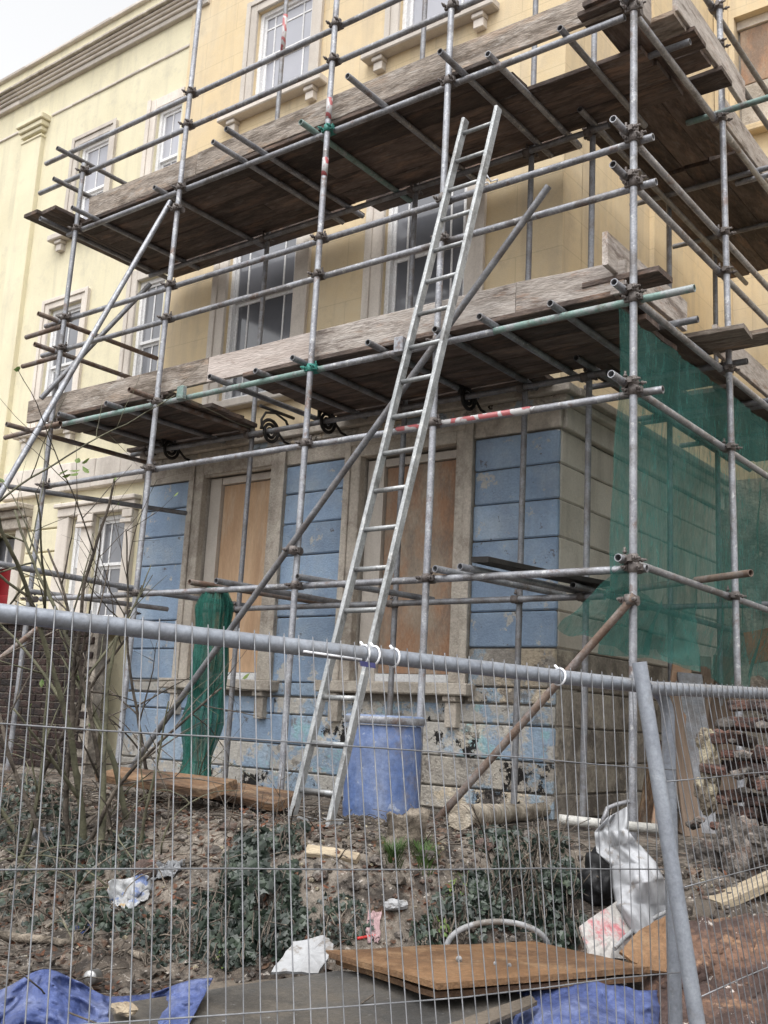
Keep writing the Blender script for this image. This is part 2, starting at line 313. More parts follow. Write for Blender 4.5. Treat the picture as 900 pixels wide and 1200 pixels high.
REDW = M('red_and_white_board', (.28,.265,.25), (.36,.345,.33), 3, .75, 0, .15, 60, layers=(((.34,.06,.08), 1.0, .51, .56, .8), ((.17,.155,.14), 3, .56, .66, .7)), grain=.25)
BRICK = M('old_brick', (.10,.05,.038), (.17,.09,.07), 5, .93, 0, .8, 40, layers=(((.045,.036,.034), 4, .48, .58, .9), ((.21,.18,.155), 5, .60, .66, .7)), jit=.3, grain=.4)
BRICKD = M('dark_brick', (.028,.017,.015), (.05,.028,.023), 5, .93, 0, .6, 40, layers=(((.018,.016,.016), 4, .5, .6, .8),), jit=.3)
RUB = M('rubble_stone', (.095,.083,.074), (.18,.158,.14), 5, .95, 0, 1.0, 25, layers=(((.04,.034,.03), 4, .5, .6, .85), ((.15,.085,.062), 2.5, .56, .64, .7), ((.27,.25,.225), 6, .62, .67, .6)), jit=.25, grain=.5)
PLASTER = M('lime_plaster', (.26,.225,.155), (.36,.32,.235), 6, .92, 0, .9, 25, layers=(((.09,.07,.055), 4, .52, .60, .85), ((.45,.42,.34), 5, .6, .66, .6)), grain=.4)
PRINT = M('printed_carrier_bag', (.30,.31,.325), (.39,.40,.41), 4, .5, 0, .15, 40, layers=(((.08,.14,.33), 5, .60, .63, .85), ((.45,.27,.05), 6, .63, .66, .9), ((.15,.14,.13), 2, .53, .64, .6)), trans=.1)
PINK = M('pink_rag', (.26,.165,.17), (.36,.25,.255), 8, .85, 0, .2, 60)
RED = M('red_plastic', (.42,.03,.03), (.5,.05,.04), 8, .5, 0, .02, 60)
TIN = M('tin_can', (.25,.25,.25), (.36,.36,.36), 8, .35, .8, .05, 60)
TERRA = M('terracotta', (.12,.068,.052), (.18,.10,.08), 6, .9, 0, .5, 40, layers=(((.06,.05,.045), 5, .5, .6, .8),))
FENCE = M('fence_galvanised', (.235,.255,.295), (.31,.335,.375), 6, .45, .4, .05, 90, layers=(((.17,.155,.145), 3, .58, .70, .55), ((.42,.44,.47), 14, .64, .70, .5)))
WIRE = M('fence_wire', (.17,.175,.185), (.26,.265,.28), 10, .5, .5, 0, 60)
TIE = M('white_cable_tie', (.7,.71,.74), (.76,.77,.8), 10, .4, 0, 0, 60)
NAVY = M('navy_tag', (.02,.02,.07), (.03,.03,.1), 10, .5, 0, 0, 60)
ORANGE = M('orange_board', (.40,.12,.04), (.5,.17,.06), 3, .7, 0, .1, 60)
def tape_mat():
    m = bpy.data.materials.new('red_and_white_tape'); m.use_nodes = True; t = m.node_tree; bs = t.nodes['Principled BSDF']
    tc = t.nodes.new('ShaderNodeTexCoord'); w = t.nodes.new('ShaderNodeTexWave'); w.bands_direction = 'DIAGONAL'
    w.inputs['Scale'].default_value = 4.2; w.inputs['Distortion'].default_value = 7; w.inputs['Detail Scale'].default_value = 2
    r = t.nodes.new('ShaderNodeValToRGB'); r.color_ramp.interpolation = 'LINEAR'
    r.color_ramp.elements[0].position = .3; r.color_ramp.elements[0].color = (.40, .39, .39, 1)
    r.color_ramp.elements[1].position = .55; r.color_ramp.elements[1].color = (.33, .085, .09, 1)
    e = r.color_ramp.elements.new(.42); e.color = (.30, .29, .30, 1)
    t.links.new(tc.outputs['Object'], w.inputs['Vector']); t.links.new(w.outputs['Fac'], r.inputs[0]); t.links.new(r.outputs[0], bs.inputs['Base Color'])
    bs.inputs['Roughness'].default_value = .45; return m
TAPE = tape_mat()

# ------------------------------------------------------------------ terrain
def gh(x, y):
    v1 = (x+.96)*-.93 + (y-2.7)*.366; v2 = -(x+.88)
    v = min(v1, v2)
    e = 3.0 + sm(-3.3, -2.3, x)*1.25
    h = -1.78 + .64*sm(-.1, .95, v)
    k = sm(0, .6, v)
    h += (.55*sm(e, e+1.15, y) - .09*sm(4.7, 5.5, y))*k
    h += .075*math.exp(-((x+3.15)/.75)**2-((y-5.0)/.45)**2)*k      # spoil ridge under the log
    nb = noise.noise(V((x*5, y*5, 11)))*.03 + (abs(noise.noise(V((x*11, y*11, 4))))-.22)*.035 + noise.noise(V((x*.9, y*.9, 0)))*.05 + noise.noise(V((x*2.7, y*2.7, 3)))*.03 + noise.noise(V((x*8, y*8, 7)))*.014 + noise.noise(V((x*21, y*21, 1)))*.007
    lf = math.exp(-((x+3.8)/.5)**2-((y-4.35)/.35)**2)          # trodden flat round the ladder foot
    return (h + nb*k*(1-.6*sm(5.2, 6, y)))*(1-lf) - .55*lf
def G(px, py, lift=0.0):
    """the point of the bank seen at a pixel of the photograph"""
    d = ray(px, py); t = 2.6
    while t < 14:
        p = d*t
        if p.z < gh(p.x, p.y) + lift: return V((p.x, p.y, gh(p.x, p.y)))
        t += .02
    return d*9
def GL(px, py, r):
    """where the ray of a pixel meets the bank raised by r: the centre of something of radius r resting there"""
    p = G(px, py, r); return V((p.x, p.y, p.z + r))
def axis_pts(lo, hi, step, far):
    a = []; x = lo; s = step
    while x > -far: s *= 1.5; x -= s; a.append(x)
    a = a[::-1]; x = lo
    while x < hi: a.append(x); x += step
    s = step
    while x < far: a.append(x); s *= 1.5; x += s
    return a
gx = axis_pts(-9.5, .2, .033, 900); gy = axis_pts(1.2, 7.4, .033, 900)
m = MB(); nx_ = len(gx)
m.v = [(x, y, gh(x, y)) for y in gy for x in gx]
m.f = [(j*nx_+i, j*nx_+i+1, (j+1)*nx_+i+1, (j+1)*nx_+i) for j in range(len(gy)-1) for i in range(nx_-1)]
m.sm = [True]*len(m.f)
g = m.build('ground', SOIL); g['kind'] = 'structure'; g['label'] = 'bare earth bank and ground in front of the houses'; g['category'] = 'ground'

# ------------------------------------------------------------------ houses
K = 7.25/6.746; YW = 7.25; XS = -3.91          # front wall plane, side wall plane
SEAM = -8.33*K
def wall_front(name, mat, parent, x0, x1, z0, z1, y, holes, depth=.22, back=.35):
    """wall sheet facing -Y with rectangular openings and their reveals"""
    xs = sorted({x0, x1, *[h[0] for h in holes], *[h[1] for h in holes]})
    zs = sorted({z0, z1, *[h[2] for h in holes], *[h[3] for h in holes]})
    m = MB()
    for i in range(len(xs)-1):
        for j in range(len(zs)-1):
            cx, cz = (xs[i]+xs[i+1])/2, (zs[j]+zs[j+1])/2
            if any(h[0] < cx < h[1] and h[2] < cz < h[3] for h in holes): continue
            m.add([(xs[i],y,zs[j]),(xs[i+1],y,zs[j]),(xs[i+1],y,zs[j+1]),(xs[i],y,zs[j+1])], [(0,1,2,3)])
    for (a, b, c, d) in holes:
        q = y+depth
        m.add([(a,y,c),(a,y,d),(a,q,d),(a,q,c)], [(0,1,2,3)]); m.add([(b,y,c),(b,q,c),(b,q,d),(b,y,d)], [(0,1,2,3)])
        m.add([(a,y,d),(b,y,d),(b,q,d),(a,q,d)], [(0,1,2,3)]); m.add([(a,y,c),(a,q,c),(b,q,c),(b,y,c)], [(0,1,2,3)])
    # returns, top and back make it a solid wall
    m.add([(x0,y,z0),(x0,y,z1),(x0,y+back,z1),(x0,y+back,z0)], [(0,1,2,3)])
    m.add([(x1,y,z0),(x1,y+back,z0),(x1,y+back,z1),(x1,y,z1)], [(0,1,2,3)])
    m.add([(x0,y,z1),(x1,y,z1),(x1,y+back,z1),(x0,y+back,z1)], [(0,1,2,3)])
    m.add([(x0,y+back,z0),(x0,y+back,z1),(x1,y+back,z1),(x1,y+back,z0)], [(0,1,2,3)])
    return m.build(name, mat, parent)

def sash(parent, x0, x1, z0, z1, y, zm, vb=(.2, .8), ub=(), lb=(), glass=None, fw=.05):
    """sliding sash window set back in its opening: frame, bars, panes as sub-parts"""
    glass = glass or GLASS
    m = MB(); yf = y+.035
    m.box(x0, x0+fw, yf, yf+.09, z0, z1); m.box(x1-fw, x1, yf, yf+.09, z0, z1)
    m.box(x0+fw, x1-fw, yf, yf+.09, z1-fw, z1); m.box(x0+fw, x1-fw, yf-.012, yf+.09, z0, z0+fw*1.2)
    w = m.build('window', WHITE, parent)
    a, b = x0+fw, x1-fw
    for (c, d, yo, hb, nm) in ((zm, z1-fw, .025, ub, 'upper'), (z0+fw*1.2, zm, .055, lb, 'lower')):
        ys = yf+yo; r = .034
        s = MB(); s.box(a, a+r, ys, ys+.03, c, d); s.box(b-r, b, ys, ys+.03, c, d)
        s.box(a+r, b-r, ys, ys+.03, d-r, d); s.box(a+r, b-r, ys, ys+.03, c, c+r)
        s.build('sash', WHITE, w)
        A, B, C, D = a+r, b-r, c+r, d-r
        vx = [A] + [A+(B-A)*t for t in vb] + [B]; hz = [C] + [C+(D-C)*t for t in hb] + [D]
        g = .009
        if len(vx) > 2:
            for x in vx[1:-1]: MB().box(x-g, x+g, ys+.004, ys+.026, C, D).build('glazing_bar', WHITE, w)
        for z in hz[1:-1]: MB().box(A, B, ys+.006, ys+.024, z-g, z+g).build('glazing_bar', WHITE, w)
        for i in range(len(vx)-1):
            for j in range(len(hz)-1):
                l = g if i else 0; rr = g if i < len(vx)-2 else 0; bt = g if j else 0; tp = g if j < len(hz)-2 else 0
                MB().box(vx[i]+l, vx[i+1]-rr, ys+.013, ys+.017, hz[j]+bt, hz[j+1]-tp).build('pane', glass, w)
    return w
def surround(parent, x0, x1, z0, z1, y, wd, mat, proud=.035, head=True, foot=0):
    m = MB(); i = .3*wd
    for (a, b, p) in ((0, 1, proud), (.06, .55, proud+.02)):
        m.cbox(x0-wd+a*wd*.5, x0-(1-b)*wd*.3, y-p, y+.05, z0-foot, z1+wd*(1-a*.5), .006)
    m.v = []; m.f = []; m.sm = []
    m.cbox(x0-wd, x0-.004, y-proud, y+.05, z0-foot, z1+wd, .008); m.cbox(x1+.004, x1+wd, y-proud, y+.05, z0-foot, z1+wd, .008)
    m.cbox(x0-.004, x1+.004, y-proud+.0015, y+.05, z1+.004, z1+wd-.002, .006)
    m.cbox(x0-wd-.012, x0-wd+wd*.36, y-proud-.018, y-proud-.001, z0-foot, z1+wd+.012, .006)
    m.cbox(x1+wd-wd*.36, x1+wd+.012, y-proud-.018, y-proud-.001, z0-foot, z1+wd+.012, .006)
    m.cbox(x0-wd+wd*.36, x1+wd-wd*.36, y-proud-.0165, y-proud-.001, z1+wd-wd*.36, z1+wd+.0105, .006)
    return m.build('window_surround', mat, parent)
def sill(parent, x0, x1, z, y, mat, h=.085, proj=.13, brackets=True, bh=.17):
    s = MB().cbox(x0, x1, y-proj, y+.09, z-h, z, .012).build('sill', mat, parent)
    if brackets:
        for bx in (x0+.12, x1-.12-.13):
            b = MB(); b.cbox(bx, bx+.13, y-proj*.75, y+.02, z-h-.05, z-h-.001, .008); b.cbox(bx+.010, bx+.120, y-proj*.55, y+.02, z-h-bh*.85, z-h-.052, .006)
            b.build('sill_bracket', mat, s)

ZG = -.75      # foot of the walls, below the soil
house = thing('scaffolded_house', 'yellow rendered house with blue painted ground floor, behind the scaffolding', 'house', (-6, YW, gh(-6, 7.2)))
k = lambda *a: [x*K for x in a]
Wa = k(-7.25, -6.47, 6.13, 7.22); Wb = k(-5.36, -4.53, 6.14, 7.22); Wc = k(-7.37, -6.46, 2.95, 5.03); Wd = k(-5.40, -4.53, 2.95, 5.03)
D1 = k(-7.45, -6.56, .30, 2.24); D2 = k(-5.50, -4.53, .31, 2.2)
ZT = 2.53*K
wall_front('upper_wall', YELLOW, house, SEAM, XS, ZT, 9.3, YW, [Wa, Wb, Wc, Wd])
wall_front('ground_floor_wall', JOINT, house, SEAM, XS, ZG, ZT, YW+.03, [D1, D2], depth=.2)
for (w, vm) in ((Wa, 6.68), (Wb, 6.68), (Wc, 4.01), (Wd, 4.01)):
    zz = w[2] if w in (Wa, Wb) else w[2]
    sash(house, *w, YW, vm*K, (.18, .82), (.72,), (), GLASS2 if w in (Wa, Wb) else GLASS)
    surround(house, *w, YW, .15 if w in (Wa, Wb) else .2, TRIM)
sill(house, -7.64*K, -6.22*K, 6.10*K, YW, TRIM); sill(house, -5.72*K, -4.28*K, 6.10*K, YW, TRIM)
sill(house, -7.70*K, -6.2*K, 2.94*K, YW, TRIM, brackets=False); sill(house, -5.7*K, -4.3*K, 2.94*K, YW, TRIM, brackets=False)
# faint ashlar joints are cut as shallow recessed lines: thin strips of darker render set into the yellow wall
def boarded(w, wl, wr, mat, strips, frame):
    x0, x1, z0, z1 = w
    yb = YW+.12
    o = MB().box(x0, x1, yb, yb+.03, z0, z1).build('boarded_window', JOINT, house)
    bx0 = x0+frame[0]; bx1 = x1-frame[1]
    xs = [bx0 + (bx1-bx0)*t for t in strips]
    for i in range(len(xs)-1):
        MB().cbox(xs[i]+.003, xs[i+1]-.003, yb-.02, yb-.001, z0+.08, z1-.1, .003).build('board', mat[i % len(mat)], o)
    f = MB(); f.box(x0+.01, bx0-.004, yb-.06, yb-.001, z0, z1-.02); f.build('inner_frame', TRIM, o)
    MB().box(bx0, x1-.002, yb-.05, yb-.001, z1-.09, z1-.02).build('inner_frame', TRIM, o)
    MB().box(x0+.002, x1-.002, yb-.05, yb-.002, z0+.002, z0+.075).build('inner_frame', WHITE, o)
    if frame[1] > .05: MB().box(bx1+.003, x1-.003, yb-.045, yb-.001, z0+.08, z1-.1).build('inner_frame', TRIMD, o)
    surround(house, x0, x1, z0, z1, YW, wl, TRIMD, .05)
    return o
boarded(D1, .19, .14, [PLY], (0, .97), (.17, .03))
boarded(D2, .17, .16, [PLYD], (0, 1.), (.2, .02))
# board split low on the second opening
sill(house, -7.74*K, -6.30*K, .30*K, YW, TRIMD, h=.10, proj=.15, bh=.3); sill(house, -5.80*K, -4.30*K, .31*K, YW, TRIMD, h=.10, proj=.15, bh=.3)

# rusticated blocks of the front, pier by pier and course by course
JZ = [-.62, -.45, -.23, .02, .29, .58, .85, 1.11, 1.395, 1.68, 1.955, 2.215]
piers = [(-8.33, -7.66), (-6.39, -5.69), (-4.37, XS/K)]
def block(x0, x1, z0, z1, mat, pr=.013):
    g = .005; e = .005 if z0 > .3 else .001
    MB().cbox(x0+e, x1-(e if x1 < XS-.05 else -.010), YW-pr-random.uniform(0, .006), YW+.028, z0+g, z1-g, .011, .003).build('rusticated_block', mat, house)
for pi, (a, b) in enumerate(piers):
    for i in range(4, len(JZ)-1):
        mt = BLUE if not (pi == 2 and i < 5) else STONE
        if pi == 2 and i == 5: mt = BLUE
        block(a*K, b*K, JZ[i]*K, JZ[i+1]*K, mt)
# below the sills: long patched blocks
cuts = [-8.33, -6.35, -4.98, XS/K]
for i in range(0, 4):
    off = .0 if i % 2 else .35
    for c in range(len(cuts)-1):
        a, b = cuts[c], cuts[c+1]
        if c: a += off*.6
        if c < len(cuts)-2: b += off*.6
        mt = (BLUE if c < 1 else BLUEP) if i > 1 else (BLUEP if c < 2 else STONE)
        z1 = JZ[i+1]*K if i < 3 else JZ[4]*K
        if i == 3:
            # course under the sills stops at the sill brackets
            z1 = .165*K
        block(a*K, b*K, JZ[i]*K, z1, mt, .008 if mt is STONE else .013)
for (a, b) in piers: block(a*K, b*K, .172*K, .29*K, BLUEP if a < -5 else STONE, .010)
# stone band and moulded cornice over the ground floor
def band(parent, x0, x1, z0, z1, y, pr, mat, name='string_course', n=1):
    L = (x1-x0)/n
    for i in range(n): MB().cbox(x0+i*L+.002, x0+(i+1)*L-.002, y-pr, y+.03, z0, z1, .008, .003).build(name, mat, parent)
band(house, SEAM+.01, XS+.03, 2.222*K, 2.40*K, YW, .03, TRIMD, 'lintel_band', 5)
band(house, SEAM+.01, XS+.12, 2.402*K, 2.455*K, YW, .10, STONE, 'cornice', 4)
band(house, SEAM+.01, XS+.17, 2.457*K, 2.525*K, YW, .155, TRIMD, 'cornice', 3)
# black iron scroll brackets under the former balcony
def scroll(x):
    m = MB(); c = V((x, YW-.36, 2.50*K-.05)); pts = []
    for i in range(46):
        a = i/45*math.pi*5.2; r = .125*(1-i/45*.88)
        pts.append(c + V((0, -math.cos(a)*r, math.sin(a)*r)))
    pts = [V((x, YW-.02, 2.40*K)), V((x, YW-.10, 2.36*K)), V((x, YW-.17, 2.38*K))][:0] + pts
    m.sweep(pts, .017, 6)
    tail = [c+V((0, -.115, 0)), c+V((0, -.13, .09)), c+V((0, -.08, .17)), c+V((0, .05, .2)), c+V((0, .2, .16)), c+V((0, .29, .05))]
    m.sweep(tail, .013, 6); m.sweep([c+V((0, .10, .02)), c+V((0, .2, -.05)), c+V((0, .31, -.06))], .012, 6)
    m.sweep([c+V((0, -.16, .215)), c+V((0, .31, .215))], .016, 6)
    return m.build('scroll_bracket', IRON, house)
for x in (-7.62, -6.31, -5.65, -4.24): scroll(x*K)

# side wall: courses of dirty render below, yellow above
m = MB(); y0, y1 = YW+.32, 10.9
m.add([(XS-.03,YW+.36,ZG),(XS-.03,y1,ZG),(XS-.03,y1,ZT),(XS-.03,YW+.36,ZT)], [(0,1,2,3)]); m.build('side_base', JOINT, house)
m = MB(); m.add([(XS,YW+.345,ZT),(XS,y1,ZT),(XS,y1,9.3),(XS,YW+.345,9.3)], [(0,1,2,3)]); m.build('side_wall', YELLOW, house)
box('side_pilaster', YELLOW, house, XS-.02, XS+.05, 9.03, 9.75, ZT+.01, 9.3)
for i in range(len(JZ)-1):
    g = .005; ys = [YW+.03, 8.6, 10.88] if i % 2 else [YW+.03, 9.3, 10.88]
    mt = SIDE if i >= 5 else SIDED
    for j in range(2):
        MB().cbox(XS-.028, XS+.012, ys[j]+(g if j else 0), ys[j+1]-.001, JZ[i]*K+g, JZ[i+1]*K-g, .011, .003).build('rendered_course', mt, house)
for (z0, z1, p, mt) in ((2.225, 2.40, .03, SIDE), (2.402, 2.455, .10, SIDE), (2.457, 2.525, .155, TRIMD)):
    MB().cbox(XS-.02, XS+p+.02, YW+.04, 10.88, z0*K, z1*K, .008).build('cornice', mt, house)
# rear wing facing the street
RW = [-3.68, -2.55, 6.78, 8.28]; RD = [-3.25, -2.1, -.6, 1.75]
wall_front('wing_wall', YELLOW, house, XS, 2.2, ZT, 9.3, 10.9, [RW])
wall_front('wing_base_wall', SIDED, house, XS, 2.2, ZG, ZT, 10.9, [RD], depth=.5)
box('wing_pilaster', YELLOW, house, XS+.01, -3.74, 10.85, 10.95, ZT+.01, 9.29)
o = box('boarded_window', JOINT, house, RW[0], RW[1], 11.06, 11.1, RW[2], RW[3])
box('board', PLYD, o, RW[0]+.03, RW[1]-.02, 11.03, 11.055, 7.45, RW[3]-.12, .004); box('board', TRIMD, o, RW[0]+.03, RW[1]-.02, 11.03, 11.055, RW[2]+.03, 7.44, .004)
box('inner_frame', TRIM, o, RW[0]+.004, RW[1]-.004, 11.0, 11.055, RW[3]-.11, RW[3]-.004)
sill(house, RW[0]-.1, RW[1]+.1, RW[2], 10.9, YELLOW, brackets=False)
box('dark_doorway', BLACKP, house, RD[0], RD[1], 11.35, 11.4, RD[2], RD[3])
box('roof', TRIMD, house, SEAM, XS-.02, YW+.4, 10.86, 9.1, 9.2)
box('roof', TRIMD, house, XS+.02, 2.2, 11.3, 16, 9.1, 9.2)

# ---- neighbour
nb = thing('neighbour_house', 'pale cream rendered house with grey cornice and red front door, left of the blue wall', 'house', (-11, YW, gh(-11, 7.2)))
N1 = k(-10.2, -9.62, 5.55, 6.63); N2 = k(-8.79, -8.38, 5.55, 6.63); N3 = k(-10.42, -9.80, 3.12, 4.57); N4 = k(-8.82, -8.38, 3.12, 4.57)
NG1 = k(-9.53, -9.33, .85, 1.98); NG2 = k(-9.12, -8.60, .85, 1.98); ND = k(-11.5, -10.52, -.3, 1.9)
YN = YW+.02
wall_front('wall', CREAM, nb, -24, SEAM-.004, ZG, 8.22*K, YN, [N1, N2, N3, N4, NG1, NG2, ND])
for w, zm in ((N1, 6.0), (N2, 6.0), (N3, 3.85), (N4, 3.85)):
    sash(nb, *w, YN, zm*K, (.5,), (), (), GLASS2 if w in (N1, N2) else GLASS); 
for w in (N1, N3): surround(nb, *w, YN, .13, TRIM)
for w in (N2, N4):
    m = MB(); wd = .15
    m.cbox(w[0]-wd, w[0]-.004, YN-.035, YN+.05, w[2], w[3]+wd, .008); m.cbox(w[0]-.003, SEAM-.02, YN-.0335, YN+.05, w[3]+.004, w[3]+wd-.002, .008)
    m.cbox(w[0]-wd-.012, w[0]-wd+.055, YN-.053, YN-.036, w[2], w[3]+wd+.012, .006); m.build('window_surround', TRIM, nb)
sill(nb, -10.5*K, -9.55*K, 5.5*K, YN, TRIM); sill(nb, -10.72*K, -9.55*K, 3.08*K, YN, TRIM); sill(nb, -8.98*K, SEAM-.02, 5.5*K, YN, TRIM); sill(nb, -9.0*K, SEAM-.02, 3.08*K, YN, TRIM)
# parapet coping, cornice in three members, thin string
def nband(z0, z1, p, mat, name, x0=-24, x1=SEAM-.006, n=6): band(nb, x0, x1, z0*K, z1*K, YN, p, mat, name, n)
band(nb, -24, SEAM+.32, 8.19*K, 8.235*K, YN, .05, TRIM, 'coping', 8)
for z0, z1, p in ((7.67, 7.735, .06), (7.737, 7.775, .09), (7.777, 7.815, .12), (7.817, 7.845, .15), (7.847, 7.885, .19)):
    band(nb, -24, SEAM+.30, z0*K, z1*K, YN, p, TRIMD if z0 > 7.84 else TRIM, 'cornice', 4)
nband(7.265, 7.30, .02, TRIM, 'string_course', -10.9*K)
nband(7.265, 7.30, .02, TRIM, 'string_course', -24, -11.48*K, 3)
box('pilaster', CREAM, nb, -11.40*K, -10.99*K, YN-.07, YN+.03, -.6, 7.03*K, .008)
for i, (z0, z1, p) in enumerate(((7.0, 7.04, .085), (7.08, 7.14, .09), (7.142, 7.21, .12), (7.212, 7.29, .15))):
    box('pilaster_cap', CREAM, nb, -11.40*K-p+.07, -10.99*K+p-.07, YN-p, YN+.03, z0*K, z1*K, .01)
nband(2.36, 2.62, .05, TRIM, 'string_course', -10.9*K); nband(2.29, 2.358, .09, TRIM, 'string_course', -10.9*K)
# ground floor window of two lights between stone colonettes
for w, vb in ((NG1, ()), (NG2, (.3,))): sash(nb, *w, YN, 1.45*K, vb, (), (), GLASS)
m = MB(); y = YN
for a, b, p in ((-9.74, -9.545, .06), (-9.32, -9.13, .05), (-8.59, -8.46, .06)): m.cbox(a*K, b*K, y-p, y+.05, .8*K, 2.0*K, .01)
m.cbox(-9.74*K, -8.44*K, y-.075, y+.05, 2.002*K, 2.10*K, .01); m.cbox(-9.78*K, -8.42*K, y-.11, y+.05, 2.102*K, 2.15*K, .01)
for a, b in ((-9.36, -9.10), (-8.62, -8.46)): m.cbox(a*K, b*K, y-.085, y-.062, 1.92*K, 1.998*K, .006); m.cbox(a*K-.01, b*K+.01, y-.095, y-.0625, 1.86*K, 1.9*K, .006)
m.build('window_surround', TRIM, nb)
sill(nb, -9.85*K, -8.42*K, .84*K, YN, TRIM, brackets=False)
# rusticated cream blocks beside it
zc = [.35, .6, .86, 1.12, 1.38, 1.64, 1.9, 2.2]
for i in range(len(zc)-1):
    MB().cbox(-10.33*K, -9.76*K, YN-.03, YN+.01, zc[i]*K+.009, zc[i+1]*K-.009, .009).build('rusticated_block', CREAM, nb)
# red door, fanlight and door case
d = box('door', REDP, nb, ND[0]+.06, ND[1]-.06, YN+.12, YN+.17, ND[2], 1.52*K, .006)
for a, b, c, e in ((.16, .44, .9, 1.5), (.56, .84, .9, 1.5), (.16, .44, .1, .75), (.56, .84, .1, .75)):
    wd = ND[1]-ND[0]-.12
    MB().cbox(ND[0]+.06+wd*a, ND[0]+.06+wd*b, YN+.105, YN+.125, -.2+c*1.0, -.2+e*1.0, .012).build('panel', REDP, d)
box('transom_bar', WHITE, nb, ND[0]+.002, ND[1]-.002, YN+.1, YN+.18, 1.525*K, 1.58*K)
o = box('fanlight', GLASS, nb, ND[0]+.06, ND[1]-.06, YN+.14, YN+.15, 1.58*K, ND[3]-.03)
for t in (.3, .6, .9): box('glazing_bar', WHITE, o, ND[0]+.06+(ND[1]-ND[0]-.12)*t-.01, ND[0]+.06+(ND[1]-ND[0]-.12)*t+.01, YN+.125, YN+.139, 1.58*K, ND[3]-.03)
box('door_frame', WHITE, nb, ND[1]-.055, ND[1]-.002, YN+.08, YN+.2, ND[2], ND[3]-.03); box('door_frame', WHITE, nb, ND[0]+.002, ND[0]+.055, YN+.08, YN+.2, ND[2], ND[3]-.03)
box('door_case', TRIM, nb, ND[1]+.003, ND[1]+.16, YN-.06, YN+.03, -.4, 2.0*K, .01)
for z0, z1, p in ((1.93, 2.05, .1), (2.052, 2.14, .16), (2.142, 2.2, .26)): box('door_hood', TRIMD, nb, ND[0]-.3, ND[1]+.28, YN-p, YN+.02, z0*K, z1*K, .01)
box('roof', TRIMD, nb, -24, SEAM-.01, YW+.4, 13, 8.4, 8.5)

# dark brick garden wall under the neighbour's window
gw = thing('brick_garden_wall', 'low dark brick garden wall behind the bare shrub, below the cream house', 'wall', (-10, 6.9, gh(-10, 6.9)))
bw, bh = .215, .065
x0w = -10.95
MB().box(x0w+.01, -8.99, 6.84, 6.96, -.85, .86).build('mortar_core', SIDED, gw)
me0 = None
for r in range(20):
    z = -.65 + r*(bh+.011)
    if z > .8: break
    for c in range(9):
        x = x0w + c*(bw+.011) + (.11 if r % 2 else 0)
        if x+bw > -8.97: continue
        MB().cbox(x, x+bw, 6.82+random.uniform(-.004, .004), 6.93, z, z+bh, .006, .002).build('brick', BRICKD, gw)
box('coping', SIDED, gw, x0w-.02, -8.98, 6.78, 7.0, .865, .93, .01)

# ------------------------------------------------------------------ scaffold
YO, YI, XO, XI = 5.686, 6.90, -2.566, -3.48
sc = thing('scaffold', 'steel tube scaffold with two boarded decks wrapped round the corner of the yellow house', 'scaffold', (-5.2, YO, gh(-5.2, YO)))
# one coupler mesh per orientation, shared by all copies
def coupler_mesh(d):
    m = MB(); R = .031
    m.sweep([(0, 0, -.03), (0, 0, .03)], R, 12); 
    a = V((d.y, -d.x, 0))*0; off = V((0, .053, 0)) if abs(d.x) > .5 else V((-.053, 0, 0))
    m.sweep([off - d*.03, off + d*.03], R, 12)
    for s in (-1, 1):
        side = V((s*.045, 0, 0)) if abs(d.x) > .5 else V((0, s*.045, 0))
        m.box(side.x-.014, side.x+.014, side.y-.012, side.y+.012, -.018, .018)
        pr = V((0, -1, 0)) if abs(d.x) > .5 else V((1, 0, 0))
        m.sweep([side - pr*.03, side + pr*.065], .0075, 6); m.sweep([side + pr*.03, side + pr*.045], .014, 6)
    up = off + V((0, 0, .04)); m.sweep([up - V((0, 0, .005)), up + V((0, 0, .035))], .0075, 6); m.sweep([up, up + V((0, 0, .014))], .013, 6)
    return m.mesh('coupler', V((0, 0, 0)))
CX, CY = coupler_mesh(V((1, 0, 0))), coupler_mesh(V((0, 1, 0)))
for me in (CX, CY): me.materials.append(CLAMP)
CXG = CX.copy(); CXG.materials[0] = CLAMPG
def coupler(p, me): return place(bpy.data.objects.new('coupler', me), sc, V(p))

# standards
std = {'V0': ((-8.58, YO, -.6), (-8.485, YO, 5.36)), 'V1': ((-7.06, YO, -.6), (-6.92, YO, 7.2)), 'V2': ((-5.235, YO, -.6), (-5.19, YO, 7.2)),
       'V3': ((-4.045, YO, -.6), (-4.03, YO, 7.0)), 'V4': ((-2.56, YO, -.62), (-2.576, YO, 7.0)), 'V5': ((XO, 7.475, -.62), (XO, 7.23, 7.0))}
for kx, (a, b) in std.items(): pipe('standard', GALV, sc, a, b)
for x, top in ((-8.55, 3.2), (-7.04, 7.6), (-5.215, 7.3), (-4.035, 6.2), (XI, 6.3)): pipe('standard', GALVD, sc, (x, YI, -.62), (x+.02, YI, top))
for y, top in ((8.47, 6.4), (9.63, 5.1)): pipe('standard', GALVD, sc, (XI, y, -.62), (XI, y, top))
def stdx(kx, z):
    a, b = std[kx]; t = (z-a[2])/(b[2]-a[2]); return V(a)+(V(b)-V(a))*t
